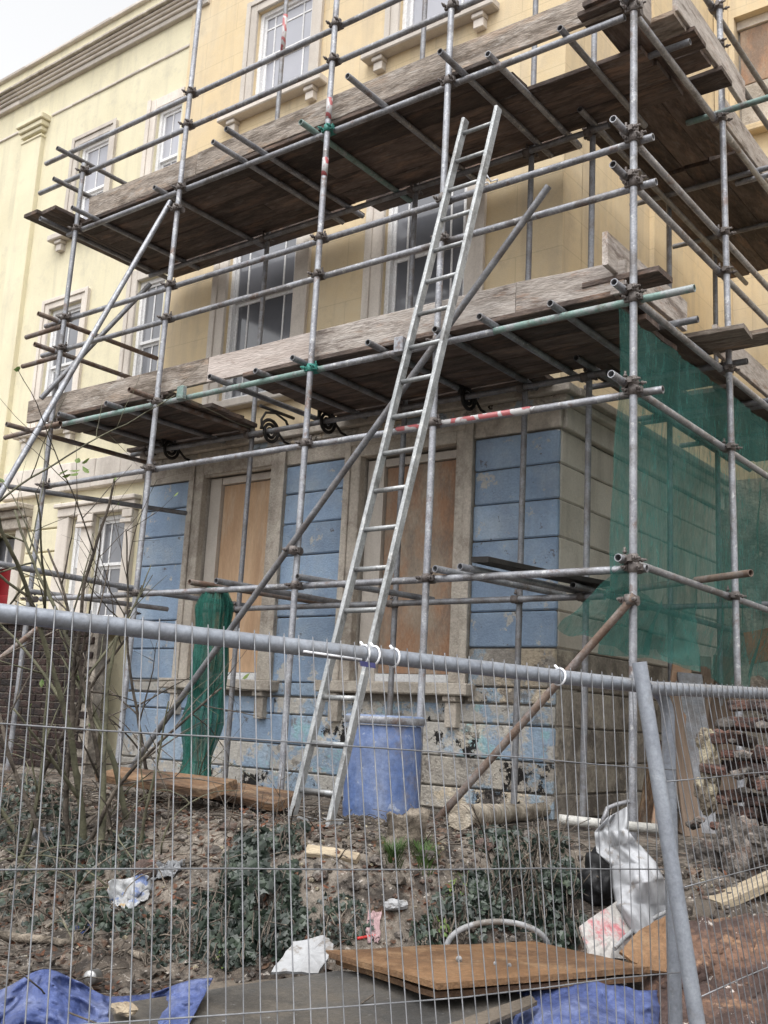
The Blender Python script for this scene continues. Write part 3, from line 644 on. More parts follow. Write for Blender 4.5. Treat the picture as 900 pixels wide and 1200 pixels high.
# ledgers and guard rails along the front
yl = YO+.053
def xt(name, x0, x1, z, mat=GALV, y=None, dz=0): return pipe(name, mat, sc, (x0, y or yl, z), (x1, y or yl, z+dz))
xt('guard_rail', -9.25, -5.9, 5.617, GALV); xt('guard_rail', -5.9, -2.45, 5.617, GALV)
xt('guard_rail', -9.30, -4.9, 5.29, GALV); xt('guard_rail', -4.9, -2.45, 5.29, GALV)
xt('ledger', -8.70, -5.55, 4.66, GALV); xt('ledger', -5.548, -2.66, 4.66, GALV)
xt('guard_rail', -8.9, -5.4, 3.722); xt('guard_rail', -5.398, -2.46, 3.722)
xt('guard_rail', -8.9, -6.0, 3.41); xt('guard_rail', -5.998, -2.44, 3.405)
for zz in (3.722, 3.41): xt('guard_rail', -9.22, -8.62, zz-.056, RUSTT)
xt('ledger', -8.42, -7.12, 2.635, GREENT); xt('ledger', -7.118, -5.1, 2.635, GREENT); xt('ledger', -5.098, -3.6, 2.635, GALV); xt('ledger', -3.598, -2.20, 2.64, GREENT)
xt('guard_rail', -8.53, -5.3, 2.04); xt('guard_rail', -5.298, -2.40, 2.035)
xt('ledger', -8.45, -5.05, .955); xt('ledger', -5.048, -4.0, .955, GALV); xt('ledger', -3.998, -2.5, .955, TIMB if 0 else GALV)
# inner ledgers
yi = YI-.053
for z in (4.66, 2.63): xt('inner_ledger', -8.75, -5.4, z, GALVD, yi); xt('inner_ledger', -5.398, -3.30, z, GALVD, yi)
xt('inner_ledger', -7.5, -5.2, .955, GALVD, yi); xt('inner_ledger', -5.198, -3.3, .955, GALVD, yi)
# right return, running away from the street
xl = XO-.053
def yt(name, y0, y1, z, mat=GALV, x=None): return pipe(name, mat, sc, (x or xl, y0, z), (x or xl, y1, z))
for z in (5.67, 5.34): yt('guard_rail', 5.5, 10.6, z, GALVD)
for z in (3.772, 3.46): yt('guard_rail', 5.49, 10.4, z)
yt('ledger', 5.60, 10.4, 4.71); yt('ledger', 5.52, 10.4, 2.69); yt('guard_rail', 5.49, 10.4, 2.095); yt('ledger', 5.60, 10.2, 1.005)
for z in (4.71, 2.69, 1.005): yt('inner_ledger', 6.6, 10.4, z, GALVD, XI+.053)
# couplers where ledgers cross standards
for kx in ('V0', 'V1', 'V2', 'V3', 'V4'):
    for z in (5.617, 5.29, 4.66, 3.722, 3.41, 2.635, 2.04, .955):
        if kx == 'V0' and z > 5.4: continue
        coupler(stdx(kx, z), CXG if (kx in ('V2',) and z in (4.66, 2.635)) else CX)
for kx in ('V4', 'V5'):
    for z in (5.67, 5.34, 4.71, 3.772, 3.46, 2.69, 2.095, 1.005): coupler(stdx(kx, z), CY)
for x in (-8.55, -7.04, -5.215, -4.035, XI):
    for z in (4.66, 2.63, .955):
        if x == -8.55 and z > 3: continue
        q = coupler(V((x, YI, z)), CX); q.rotation_quaternion = Quaternion((0, 0, 1), math.pi)
# transoms: they lie on the ledgers and carry the boards
ZU, ZL, ZB = 4.66+.05, 2.635+.05, .955+.05
for x, ye, mt in ((-8.72, 5.42, GALVD), (-8.25, 5.45, GALVD), (-7.25, 5.62, GALVD), (-6.21, 5.37, GALV), (-5.97, 5.29, GALV), (-5.38, 5.55, GREENT), (-4.67, 5.28, GALV), (-3.93, 5.42, GALV), (-3.66, 5.63, GALV), (-3.1, 5.66, GALVD)):
    pipe('transom', mt, sc, (x, ye, ZU), (x+random.uniform(-.02, .02), 7.08, ZU))
for x, ye, mt in ((-8.3, 5.6, GALVD), (-7.6, 5.6, GALVD), (-7.08, 5.44, RUSTT), (-6.19, 5.54, GALVD), (-5.75, 5.62, GALVD), (-5.28, 5.54, GALVD), (-4.57, 5.57, GALVD), (-4.0, 5.6, GALVD), (-3.61, 5.56, GALV), (-3.1, 5.6, GALVD)):
    pipe('transom', mt, sc, (x, ye, ZL), (x+random.uniform(-.02, .02), 7.06, ZL))
for x, ye, mt in ((-8.40, 5.55, GALVD), (-7.2, 5.62, GALVD), (-6.26, 5.58, RUSTT), (-5.98, 5.6, GALVD), (-5.15, 5.62, GALVD), (-3.93, 5.62, GALV), (-3.72, 5.6, GALV)):
    pipe('transom', mt, sc, (x, ye, ZB), (x+random.uniform(-.05, .3), 7.06, ZB))
for z in (5.61, 5.27): pipe('guard_rail', GALVD, sc, (-8.78, 5.55, z-.052), (-8.76, 6.6, z-.052))
for z in (3.70, 3.385): pipe('guard_rail', RUSTT, sc, (-8.68, 5.5, z+.03), (-8.66, 6.98, z+.03))
pipe('guard_rail', GALVD, sc, (-8.9, 6.95, 3.42), (-8.2, 6.95, 3.42)); pipe('transom', RUSTT, sc, (-8.75, 5.35, 2.58), (-8.7, 7.0, 2.58)); pipe('transom', GALVD, sc, (-8.9, 5.4, 2.02), (-8.2, 8.0-.8, 2.02))
pipe('transom', RUSTT, sc, (-9.15, 5.60, 2.56), (-8.3, 5.63, 2.6)); 
for y, x1, mt in ((6.35, -2.45, GALVD), (7.30, -2.13, GREENT), (8.3, -2.4, GALVD), (8.42, -2.2, GALV), (9.3, -2.4, GALVD)):
    pipe('transom', mt, sc, (-3.78 if x1 < -2.3 else -2.85, y, ZU+.052), (x1, y, ZU+.052)); pipe('transom', GALVD, sc, (-3.76, y+.1, ZL+.055), (min(x1, -2.44), y+.1, ZL+.055))
pipe('transom', RUSTT, sc, (-3.5, 7.35, 1.055), (-2.22, 6.72, 1.055)); pipe('transom', GALVD, sc, (-3.7, 8.35, 1.055), (-2.4, 8.35, 1.055))
# braces, raker and its butt tube
yb = YO-.055
pipe('brace', GALVD, sc, (onY(643, 218, yb).x, yb, onY(643, 218, yb).z), (onY(157, 897, yb).x-.05, yb, onY(157, 897, yb).z-.04))
pipe('brace', RUSTT, sc, onY(744, 698, yb), onY(497, 978, yb))
pipe('raker', GALV, sc, (-7.10, 5.70, 4.56), (-7.10, 3.36, -.72)); pipe('raker', GALV, sc, (-7.12, 5.78, 1.005), (-7.12, 3.95, 1.03))
pipe('brace', GALVD, sc, onY(176, 333, 6.3), onY(48, 467, 5.55))
pipe('brace', RUSTT, sc, (-8.64, 4.9, -.15), (-7.9, 5.55, .8))
coupler(stdx('V2', onY(340, 645, yb).z)+V((0, -.05, 0)), CX); coupler(stdx('V4', .76)+V((0, -.05, 0)), CX); coupler(stdx('V1', 4.45)+V((0, -.02, 0)), CX)
# decks
BW = .225; TH = .038
def deck_x(z, x0, x1, rows, y0=5.75, mats=(BOARD,)):
    for r in rows:
        yy = y0 + BW/2 + r*(BW+.004)
        a = x0 + random.uniform(-.10, .06); b = x1 + random.uniform(-.05, .09)
        plank('scaffold_board', random.choice(mats), sc, (a, yy, z+random.uniform(0, .003)), (b, yy+random.uniform(-.008, .008), z+random.uniform(0, .003)), BW, TH)
zu = ZU+.0245+.02; zl = ZL+.0245+.02
for r in range(5):
    j = -6.25 + random.uniform(-.5, .5); yy = 5.75 + BW/2 + r*(BW+.004)
    plank('scaffold_board', BOARD, sc, (-8.62+random.uniform(-.1, .06), yy, zu), (j, yy, zu), BW, TH); plank('scaffold_board', BOARD, sc, (j+.006, yy, zu+.001), ((-3.72 if r > 1 else -3.74+random.uniform(-.04, .08)), yy, zu+.001), BW, TH)
    if r > 1: plank('scaffold_board', BOARD, sc, (-3.714, yy, zu), (-2.74+random.uniform(-.03, .03), yy, zu), BW, TH)
deck_x(zu+.002, -8.6, -6.0, (0,), y0=6.93); deck_x(zu+.002, -5.85, -3.75, (0,), y0=6.93)
deck_x(zl, -8.75, -6.95, range(5)); 
for r in range(5):
    j = -3.95 + random.uniform(-.35, .3); yy = 5.75 + BW/2 + r*(BW+.004)
    plank('scaffold_board', BOARD, sc, (-6.08+random.uniform(-.12, .06), yy, zl), (j, yy, zl), BW, TH); plank('scaffold_board', BOARD, sc, (j+.006, yy, zl+.001), (-2.76+random.uniform(-.03, .05), yy, zl+.001), BW, TH)
deck_x(zl, -6.0, -3.85, (0,), y0=6.93); deck_x(zl, -9.0, -7.3, (0,), y0=6.94)
for i in range(2): plank('scaffold_board', BOARD, sc, (-8.87+i*.23, 5.40+i*.05, zu+.04), (-8.87+i*.23, 6.98, zu+.04), BW, TH)
def deck_y(z, y0, y1, cols, x0=-2.70):
    for c in cols:
        xx = x0 - BW/2 - c*(BW+.004)
        plank('scaffold_board', BOARD, sc, (xx, y0+random.uniform(-.06, .06), z+random.uniform(0, .003)), (xx, y1+random.uniform(-.06, .08), z), BW, TH)
deck_y(zu+.06, 5.62, 7.9, (0,)); deck_y(zu+.06, 7.0, 7.95, (1, 2, 3)); deck_y(zu+.06, 8.05, 10.35, range(4)); deck_y(zu+.10, 6.9, 8.1, (1,2))
deck_y(zl+.06, 5.75, 7.9, (0,)); deck_y(zl+.06, 7.0, 7.95, (1, 2, 3)); deck_y(zl+.06, 8.05, 10.35, range(4))
# short boards laid across and left sticking out past the outer ledger
for i, y in enumerate((6.22, 6.46, 6.70, 7.0)): plank('scaffold_board', TOED if i < 1 else BOARD, sc, (-2.92, y, zu+.10), (-2.47+.05*(i % 2), y, zu+.10), BW, TH)
plank('scaffold_board', TOED, sc, (-3.3, 7.0, zl+.105), (-2.32, 7.06, zl+.105), BW, TH); plank('scaffold_board', TOED, sc, (-3.3, 7.28, zl+.105), (-2.15, 7.28, zl+.13), BW, TH)
plank('scaffold_board', BOARD, sc, (-2.95, 5.86, zl+.098), (-2.43, 5.86, zl+.098), BW, TH); plank('scaffold_board', BOARD, sc, (-2.98, 5.78, zu+.02), (-2.66, 5.78, zu+.03), .2, TH)
# toe boards on edge
UPY = V((0, -1, 0)); UPX = V((1, 0, 0))
def toe_x(x0, x1, z, mat, y=5.772, dz=0): plank('toe_board', mat, sc, (x0, y, z), (x1, y, z+dz), BW, TH, UPY, .008)
toe_x(-8.42, -6.85, zu+.13, TOED); toe_x(-6.845, -4.1, zu+.135, TOED); toe_x(-4.095, -2.70, zu+.125, TOED, dz=-.02)
toe_x(-9.06, -6.46, zl+.125, TOED); toe_x(-6.455, -5.27, zl+.125, TOEP); toe_x(-5.265, -3.45, zl+.125, TOE); toe_x(-3.445, -2.66, zl+.12, TOE, dz=-.02)
def toe_y(y0, y1, z, mat, x): plank('toe_board', mat, sc, (x, y0, z), (x, y1, z), BW, TH, UPX, .008)
toe_y(5.72, 6.12, zu+.19, TOE, -2.655); toe_y(6.13, 7.5, zu+.235, TOE, -2.47); toe_y(7.52, 10.3, zu+.19, TOE, -2.655)
toe_y(5.60, 6.9, zl+.24, TOE, -2.72); toe_y(7.32, 10.3, zl+.20, TOE, -2.655)
# black boards left on the bottom lift
plank('scaffold_board', IRON, sc, (-3.62, 5.68, 1.06), (-3.40, 7.0, 1.06), .15, TH)
# warning tape wound round tubes
m = MB(); m.sweep([(-4.39, yl, 2.04), (-3.30, yl, 2.037)], .0262, 12); m.build('warning_tape', TAPE, sc)
for z0, z1 in ((4.74, 4.93), (4.24, 4.40)):
    p, q = stdx('V2', z0), stdx('V2', z1); MB().sweep([p, q], .0258, 12).build('warning_tape', TAPE, sc)
MB().sweep([(-7.02, YI, 6.75), (-7.02, YI, 7.2)], .0258, 12).build('warning_tape', TAPE, sc)
# small galvanised hanger boxes on the first deck ledger
for x, mt in ((-6.68, GREENT), (-4.36, GALV)): box('hanger_bracket', mt, sc, x-.04, x+.04, YO-.03, YO+.02, 2.60, 2.72, .006)

# ------------------------------------------------------------------ ladder
lad = thing('ladder', 'long aluminium ladder leaning on the upper guard rail of the scaffold', 'ladder', (-3.8, 4.4, -.58))
LB = [V((-3.95, 4.39, -.565)), V((-3.665, 4.37, -.565))]; LT = [V((-3.868, 5.70, 4.285)), V((-3.592, 5.70, 4.285))]
# rests just outside the rails
for i in range(2): LT[i].y = 5.685; 
ldir = (LT[0]-LB[0]).normalized(); lside = V((1, 0, 0)); lnorm = lside.cross(ldir).normalized()
for a, b in zip(LB, LT): 
    plank('stile', ALU, lad, a, b, .066, .028, V((1, 0, 0)), 0, .008)
for i in range(19):
    t = (i+.7)/19.2
    a, b = LB[0].lerp(LT[0], t), LB[1].lerp(LT[1], t)
    MB().sweep([a, b], .0155, 10).build('rung', ALU, lad)
MB().sweep([V((-3.66, yl, 3.75)) + V((math.cos(a)*.05, -.03+math.sin(a)*.07, .03*math.sin(3*a))) for a in [i*math.pi/5 for i in range(11)]], .006, 5).build('lashing', TIE, lad)

# ------------------------------------------------------------------ drum
c = V((-4.13, 5.42, -.70)); R = .24
dr = MB(); H = .74
prof = [(0, 0), (R*.93, 0), (R*.97, .02), (R*.985, .1), (R*1.0, .16), (R*1.015, .19), (R*1.0, .22), (R*1.01, .4), (R*1.0, .54), (R*1.02, .57), (R*1.0, .6), (R*.98, .66), (R*.97, .675), (R*1.05, .68), (R*1.06, .71), (R*1.05, .735), (R*.99, .74), (R*.985, .70), (R*.96, .69), (0, .685)]
drum = thing('plastic_drum', 'scuffed blue plastic drum standing behind the foot of the ladder', 'drum', c)
dr.lathe(c, prof[:13], 32).build('body', DRUM, drum); MB().lathe(c, prof[13:], 32).build('lid', M('grey_blue_lid', (.15,.2,.33), (.25,.3,.42), 5, .5, 0, .05, 50), drum)
MB().lathe(c, [(R*1.055, .685), (R*1.075, .695), (R*1.075, .72), (R*1.055, .728)], 32).build('locking_ring', GALV, drum)

# ------------------------------------------------------------------ green debris netting
def grid_sheet(name, mat, fn, nu, nv, parent=None, thick=0.0, smooth=True):
    m = MB(); vs = [fn(i/nu, j/nv) for j in range(nv+1) for i in range(nu+1)]
    m.add(vs, [(j*(nu+1)+i, j*(nu+1)+i+1, (j+1)*(nu+1)+i+1, (j+1)*(nu+1)+i) for j in range(nv) for i in range(nu)], smooth)
    o = m.build(name, mat, parent)
    if thick:
        md = o.modifiers.new('thickness', 'SOLIDIFY'); md.thickness = thick; md.offset = 0
    return o
nz = lambda *a: noise.noise(V(a))
def netfn(u, v):
    y = 5.70 + u*4.4; top = 2.60; bot = .46 + .05*math.sin(u*9) + .12*nz(u*7, 1, 2) + .05*nz(u*23, 4, 2)
    z = top + (bot-top)*v
    sag = .05*math.sin(v*math.pi)*(1+.6*nz(u*3, v*2, 5))
    fold = .055*nz(u*18+v*2, v*1.6, 0) + .03*nz(u*48, v*3, 3)
    x = XO - .105 - sag*.5 + fold*(.5+v) - .10*sm(.80, 1, v)
    return V((x, y + .03*nz(u*8, v*6, 9), z))
net = grid_sheet('debris_net', NET, netfn, 110, 60)
tag(net, 'translucent green debris net hung along the right return of the scaffold', 'netting')
def flap(u, v):
    a = V((-2.60, 5.63, .98)).lerp(V((-2.66, 6.9, .86)), u); b = V((-3.02, 5.62, .60)).lerp(V((-2.55, 6.7, .42)), u)
    p = a.lerp(b, v); s = math.sin(u*math.pi)
    return p + V((-.05*s*v+.03*nz(u*9, v*3, 4), -.04*s+.025*nz(u*12, v*4, 1), -.12*s*(1-v)+.05*nz(u*6, v*5, 8)))
tag(grid_sheet('debris_net', NET, flap, 40, 24), 'loose corner of green netting draped from the lowest ledger by the corner standard', 'netting')
def bundle(u, v):
    z = .985 - v*1.49; w = .075 + .035*sm(0, .12, v) + .02*v + .05*nz(v*5, 0, 3); a = u*2*math.pi
    r = 1 + .5*nz(math.cos(a)*1.6, math.sin(a)*1.6, v*1.6) + .6*nz(math.cos(a)*4, math.sin(a)*4, v*1.2+7) + .3*nz(math.cos(a)*9, math.sin(a)*9, v*2)
    cx = -6.17 + .03*math.sin(v*5)
    return V((cx + math.cos(a)*w*r*1.15, 5.80 + math.sin(a)*w*r*.7 - .05*v, z))
tag(grid_sheet('debris_net', NETD, bundle, 120, 50), 'bunched dark green net hanging from a ledger before the boarded window', 'netting')

# ------------------------------------------------------------------ mesh fence panels
def fence_panel(label, A, H, U, L, hgt, rows, post_h, UP, round_top=False, fan=0.0):
    """A = corner at the end of the rail, H = along the rail, U = direction of the wires, UP = direction of the end post"""
    H = H.normalized(); U = (U - H*U.dot(H)).normalized(); UP = UP.normalized(); n = H.cross(U)
    if n.dot(A) > 0: n = -n                       # towards the street
    t = thing('mesh_fence_panel', label, 'fence', A + H*(L/2) - U*hgt)
    r = .021
    if round_top:
        R = .085; pts = [A - UP*hgt, A - UP*(hgt*.5), A - UP*R*1.6]
        for i in range(9):
            a = i/8*math.pi/2; pts.append(A + H*(R - R*math.cos(a)) - UP*(R - R*math.sin(a)))
        pts += [A + H*L*.5, A + H*L]
        MB().sweep(pts, r, 14).build('frame_tube', FENCE, t)
    else:
        pipe('top_rail', FENCE, t, A + H*.02, A + H*L, r); pipe('post', FENCE, t, A + UP*post_h, A - UP*hgt, .0225)
    pipe('post', FENCE, t, A + H*L + U*.02, A + H*L - U*hgt, r)
    pipe('bottom_rail', FENCE, t, A - UP*(hgt-.08), A + H*L - U*(hgt-.08), r*.8)
    def pt(s, h): t_ = sm(0, 1.0, s); return A + H*s - (UP*(1-t_) + U*t_)*h
    s = .05; w = n*.0235
    while s < L-.03:
        j = V((nz(s*3, 1, 0), nz(s*3, 5, 0), 0))*.004
        p0 = pt(s, -.022 if not round_top else -.022+.07*(1-sm(0, .09, s))) + w; p1 = pt(s, hgt-.08) + H*(s*fan+.006*nz(s*5, 2, 2)) + w
        mid = (p0+p1)/2 + j*2 + n*(.012*nz(s*2.2, 3, 1))
        MB().sweep([p0, p0.lerp(mid, .5)+j, mid, mid.lerp(p1, .5), p1], .0017, 5, False).build('wire', WIRE, t)
        s += .0405
    for rr in rows:
        pts = []
        for i in range(13):
            x = L*i/12; pts.append(pt(x, rr + .006*nz(x*2, rr, 3)) + n*(.027+.008*nz(x*1.7, rr*3, 8)))
        MB().sweep(pts, .0020, 5).build('wire', WIRE, t)
    return t
A1 = 2.3*ray(7, 719); B1 = 3.13*ray(690, 797); H1 = (A1-B1).normalized(); U1 = V((-.24, .095, .966))
E1 = B1 - H1*.325
f1 = fence_panel('leaning wire mesh fence panel with rounded corner, thick grey top rail and white cable ties', E1, H1, U1, 3.6, 1.95, [.25+.29*i for i in range(6)], 0, 3.33*ray(778, 860) - 3.14*ray(786, 1200), True)
C2 = 3.10*ray(754, 806); D2_ = 3.10*1.218*ray(900, 813); H2 = (D2_-C2).normalized(); UP2 = 3.12*ray(749, 776) - 2.90*ray(817, 1200)
f2 = fence_panel('wire mesh fence panel with open topped post running away past the broken brick wall', C2, H2, UP2, 3.4, 1.95, [.27+.29*i for i in range(6)], .075, UP2, False, .18)
# cable ties and the torn tag on the rail
def tie(px, py, dep, par, tail):
    c0 = dep*ray(px, py); t_ = H1; a = U1.normalized(); n = t_.cross(a).normalized()
    pts = [c0 + (a*math.cos(x) + n*math.sin(x))*.0245 + t_*.004*math.sin(x) for x in [i*math.pi/8 for i in range(17)]]
    m = MB().sweep(pts, .0032, 5); m.sweep([pts[0], pts[0] + a*.012 + n*.01], .004, 5)
    return m.build('cable_tie', TIE, par)
def raildep(px):      # depth of the rail at a pixel column
    d0, d1 = ray(7, 719), ray(690, 797)
    best = None
    for i in range(400):
        p = A1 + (B1-A1)*(i/330.0); z = p.dot(CF); x = 450 + FPX*p.dot(CR)/z
        if best is None or abs(x-px) < best[0]: best = (abs(x-px), z, 600 - FPX*p.dot(CU)/z)
    return best[1], best[2]
for px in (426, 438, 461, 655):
    dp, py = raildep(px); tie(px, py, dp, f1, True)
dp, py = raildep(422); p = dp*ray(422, py+6); q = raildep(440); q = q[0]*ray(440, q[1]+7)
m = MB(); nn = -CF*.026
m.add([p+nn, q+nn, q+nn-U1*.014, p+nn-U1*.014, p+nn*1.1, q+nn*1.1, q+nn*1.1-U1*.014, p+nn*1.1-U1*.014], [(0,1,2,3),(4,7,6,5),(0,4,5,1),(3,2,6,7),(0,3,7,4),(1,5,6,2)]); m.build('navy_tag', NAVY, f1)
dp, py = raildep(356); p = dp*ray(356, py+3); q = raildep(424); q = q[0]*ray(424, q[1]+5); MB().sweep([p - CF*.021, q - CF*.021], .0035, 5).build('pale_tape', TIE, f1)

# ------------------------------------------------------------------ broken brick wall on the right
bwall = thing('broken_brick_wall', 'ruined stub of old brick wall with plaster and rubble, behind the receding fence panel', 'wall', (-1.95, 5.75, gh(-1.95, 5.75)))
bl, bh = .215, .066
def brick(p, rz, tilt=0, mat=None, s=1.0, par=None, name='brick'):
    m = MB(); m.cbox(-bl/2*s, bl/2*s, -.051*s, .051*s, -bh/2*s, bh/2*s, .007, .005)
    me = m.mesh(name, V((0,0,0))); me.materials.append(mat or random.choice((BRICK, BRICK, RUB)))
    q = Quaternion((0,0,1), rz) @ Quaternion((1,0,0), tilt) @ Quaternion((0,1,0), random.uniform(-.12, .12) + tilt*.6)
    return place(bpy.data.objects.new(name, me), par, V(p), q)
for r in range(15):
    z = -.92 + r*.078
    xr = -2.16 + .03*nz(r*.8, 1, 1) + (.22 if r < 5 else .05 if r < 8 else 0) + (.05*(r-12) if r > 12 else 0)
    for layer in range(3):
        x = xr + (.1 if r % 2 else 0) + layer*.05
        while x < -1.25:
            if random.random() < .8: brick((x+.1, 5.62 + layer*.10 + random.uniform(-.05, .05), z + random.uniform(-.02, .02)), random.gauss(0, .22), random.gauss(0, .16), par=bwall, s=random.uniform(.6, 1.02))
            x += random.uniform(.215, .25)
def lump(name, mat, c, r, par=None, seed=0, sq=(1,1,1), flat=False, sub=2, rot=0):
    bm = bmesh.new(); bmesh.ops.create_icosphere(bm, subdivisions=sub, radius=1)
    for v in bm.verts:
        d = v.co.normalized(); k2 = 1 + .38*noise.noise(d*1.5+V((seed*3.7, 1, 2))) + .22*noise.noise(d*3.7+V((0, seed*5.1, 2)))
        v.co = V((d.x*sq[0], d.y*sq[1], d.z*sq[2]))*r*k2
    m = MB(); m.add([v.co[:] for v in bm.verts], [[v.index for v in f.verts] for f in bm.faces], not flat); bm.free()
    me = m.mesh(name, V((0,0,0))); me.materials.append(mat)
    return place(bpy.data.objects.new(name, me), par, V(c), Quaternion((0,0,1), rot))
for i, (px, py, w, h) in enumerate(((832, 893, .055, .16), (829, 930, .06, .11), (827, 868, .045, .07))): lump('plaster_lump', PLASTER, onY(px, py, 5.62), 1, bwall, i, (w, .05, h), True, sub=4)
for i in range(60):
    x = -2.16 + random.random()*.9; z = -.98 + random.random()*1.08
    if x < -2.0 and z > -.3: continue
    lump('rubble', RUB, (x, 5.57+random.uniform(-.05, .05)-.22*max(0, -.35-z), z), random.uniform(.02, .05), bwall, i+10, (1.3, .9, .7), True, 1)
for i, (px, py, s) in enumerate(((865, 985, .13), (870, 1010, .14), (828, 1010, .12), (832, 1040, .12), (862, 1035, .13), (890, 990, .1))): lump('rubble', RUB, onY(px, py, 5.42), s*.9, bwall, i+60, (.9, .7, 1), True, 4)
plank('rail', TIMBD, bwall, onY(862, 823, 6.0), onY(960, 823, 6.0), .07, .05)

# timbers leaning in the gap behind the netting
for i, (a, b, w, mat, lb) in enumerate((((812, 915), (786, 800), .12, TIMBD, 'dark plank leaning steeply beside the corner standard, first of the leaning timbers'),
        ((824, 920), (808, 790), .20, GALVD, 'grey board leaning upright among the timbers behind the fence'),
        ((800, 925), (830, 795), .09, TIMBD, 'brown batten crossing the other leaning timbers'),
        ((775, 905), (800, 775), .16, PLYD, 'stained plywood strip leaning on the side wall'),
        ((838, 900), (826, 770), .10, TIMBD, 'narrow old timber propped next to the grey board'),
        ((760, 985), (775, 870), .18, PLANKO, 'orange brown board leaning behind the fence post'),
        ((850, 890), (850, 770), .22, TIMBD, 'wide dark board standing in front of the doorway'))):
    p0 = onX(*a, -2.85-.08*i); p1 = onX(*b, -3.2-.05*i); p0.z = gh(p0.x, p0.y)-.01 if p0.y < 8 else -.6
    o = plank('leaning_timber', mat, None, p0, p1, w, .03, V((.6, -.8, 0)))
    tag(o, lb, 'timber', 'timbers leaning behind the fence')
o = plank('propped_board', ORANGE, None, onY(875, 760, 9.8), onY(915, 752, 9.8), .3, .03, V((0, -1, .1))); tag(o, 'bright orange brown panel in the dark gap under the green net', 'board')

# ------------------------------------------------------------------ debris on the bank
def poly_sheet(name, mat, pts, thick, label, cat, jag=.006, group=None, sub=6):
    """flat sheet from an outline of 3D points with a ragged, thick edge"""
    pts = [V(p) for p in pts]; n = V((0, 0, 0)); cc = sum(pts, V((0,0,0)))/len(pts)
    for i in range(len(pts)): n += (pts[i]-cc).cross(pts[(i+1) % len(pts)]-cc)
    n.normalize()
    pts = [p - n*(p-cc).dot(n) for p in pts]
    out = []
    for i in range(len(pts)):
        a, b = pts[i], pts[(i+1) % len(pts)]
        for s in range(sub): out.append(a.lerp(b, s/sub) + V((random.uniform(-jag, jag), random.uniform(-jag, jag), random.uniform(-jag, jag)*.4)))
    N = len(out); m = MB()
    top = [p + n*thick/2 for p in out]; bot = [p - n*thick/2 for p in out]
    m.add(top + [cc + n*(thick/2+jag*.3)], [(i, (i+1) % N, N) for i in range(N)])
    m.add(bot + [cc - n*thick/2], [((i+1) % N, i, N) for i in range(N)])
    m.add(top+bot, [(i, N+i, N+(i+1) % N, (i+1) % N) for i in range(N)])
    o = m.build(name, mat); tag(o, label, cat, group); return o
# sheets in the foreground heap
z = -.90
poly_sheet('chipboard_sheet', CHIP, [onZ(380, 1117, -.935), onZ(512, 1156, -.905), onZ(762, 1137, -.90), onZ(625, 1106, -.93)], .022, 'wet orange chipboard sheet lying on the grey slab', 'board', .005)
poly_sheet('chipboard_sheet', CHIP, [onZ(395, 1127, -.97), onZ(508, 1166, -.94), onZ(752, 1147, -.93), onZ(630, 1118, -.96)], .02, 'second chipboard sheet lying under the orange one, only its edge showing', 'board', .006)
sl = [onZ(128, 1184, -1.03), onZ(395, 1146, -1.01), onZ(640, 1165, -1.0), onZ(560, 1215, -1.02), onZ(380, 1290, -1.06), onZ(160, 1300, -1.07)]
poly_sheet('grey_slab', GREY, sl, .05, 'large wet grey slab at the foot of the heap', 'slab', .004, sub=8)
poly_sheet('brown_board', BROWNS, [onZ(170, 1170, -1.09), onZ(385, 1133, -1.07), onZ(470, 1142, -1.07), onZ(420, 1165, -1.08)], .03, 'brown grey board poking out behind the grey slab', 'board', .004)
poly_sheet('thin_batten', BROWNS, [onZ(520, 1203, -.97), onZ(622, 1168, -.95), onZ(630, 1176, -.95), onZ(540, 1215, -.97)], .012, 'thin pale strip of board on the grey slab beside the blue sheet', 'board', .003)
poly_sheet('white_torn_board', PLAST, [at(318, 1142, 4.15), at(345, 1104, 4.3), at(380, 1096, 4.35), at(393, 1112, 4.3), at(372, 1138, 4.15)], .012, 'torn white board propped against the ivy', 'board', .008)
def heap(u, v):
    px = 752 + 250*u + 10*nz(v*5, 2, 2); top = 1086 - 10*math.sin(u*2.6) + 22*max(0, .16-u)/.16 + 9*nz(u*7, 1, 3) + 5*nz(u*22, 1, 3)
    py = top + (1310-top)*v
    dep = 4.62 - 1.12*v**.8 - .10*math.sin(u*math.pi) + .10*nz(u*4, v*4, 1) + .028*nz(u*9, v*9, 4) + .016*nz(u*24, v*24, 6) + .010*nz(u*55, v*55, 6)
    return at(px, py, dep)
tag(grid_sheet('rusty_debris_heap', RUSTY, heap, 130, 130, thick=.02), 'heap of flaking rust brown boards and soil behind the fence post', 'debris heap')
poly_sheet('tan_board', BROWNS, [at(812, 1056, 4.85), at(870, 1063, 4.85), at(960, 1080, 4.8), at(960, 1150, 4.6), at(812, 1120, 4.6)], .02, 'plain tan board standing behind the rusty heap below the battens', 'board', .004)
m = MB(); edge = [at(720, 1112, 4.36), at(731, 1100, 4.45), at(746, 1087, 4.55), at(762, 1078, 4.63), at(785, 1066, 4.71), at(800, 1062, 4.72)]
tag(m.sweep(edge, .010, 6).build('white_edging', PLAST), 'white plastic edging strip bent round the orange brown fibreboard', 'edging')
poly_sheet('orange_fibreboard', CHIP, [at(727, 1114, 4.28), at(748, 1092, 4.42), at(785, 1072, 4.55), at(795, 1090, 4.45), at(790, 1140, 4.2), at(755, 1140, 4.2)], .012, 'orange brown fibreboard offcut behind the fence post', 'board', .005)
poly_sheet('red_white_board', REDW, [at(679, 1084, 4.45), at(744, 1043, 4.75), at(752, 1108, 4.5), at(735, 1122, 4.4), at(690, 1126, 4.35)], .012, 'white board with faded red stripes leaning by the ivy', 'board', .006)
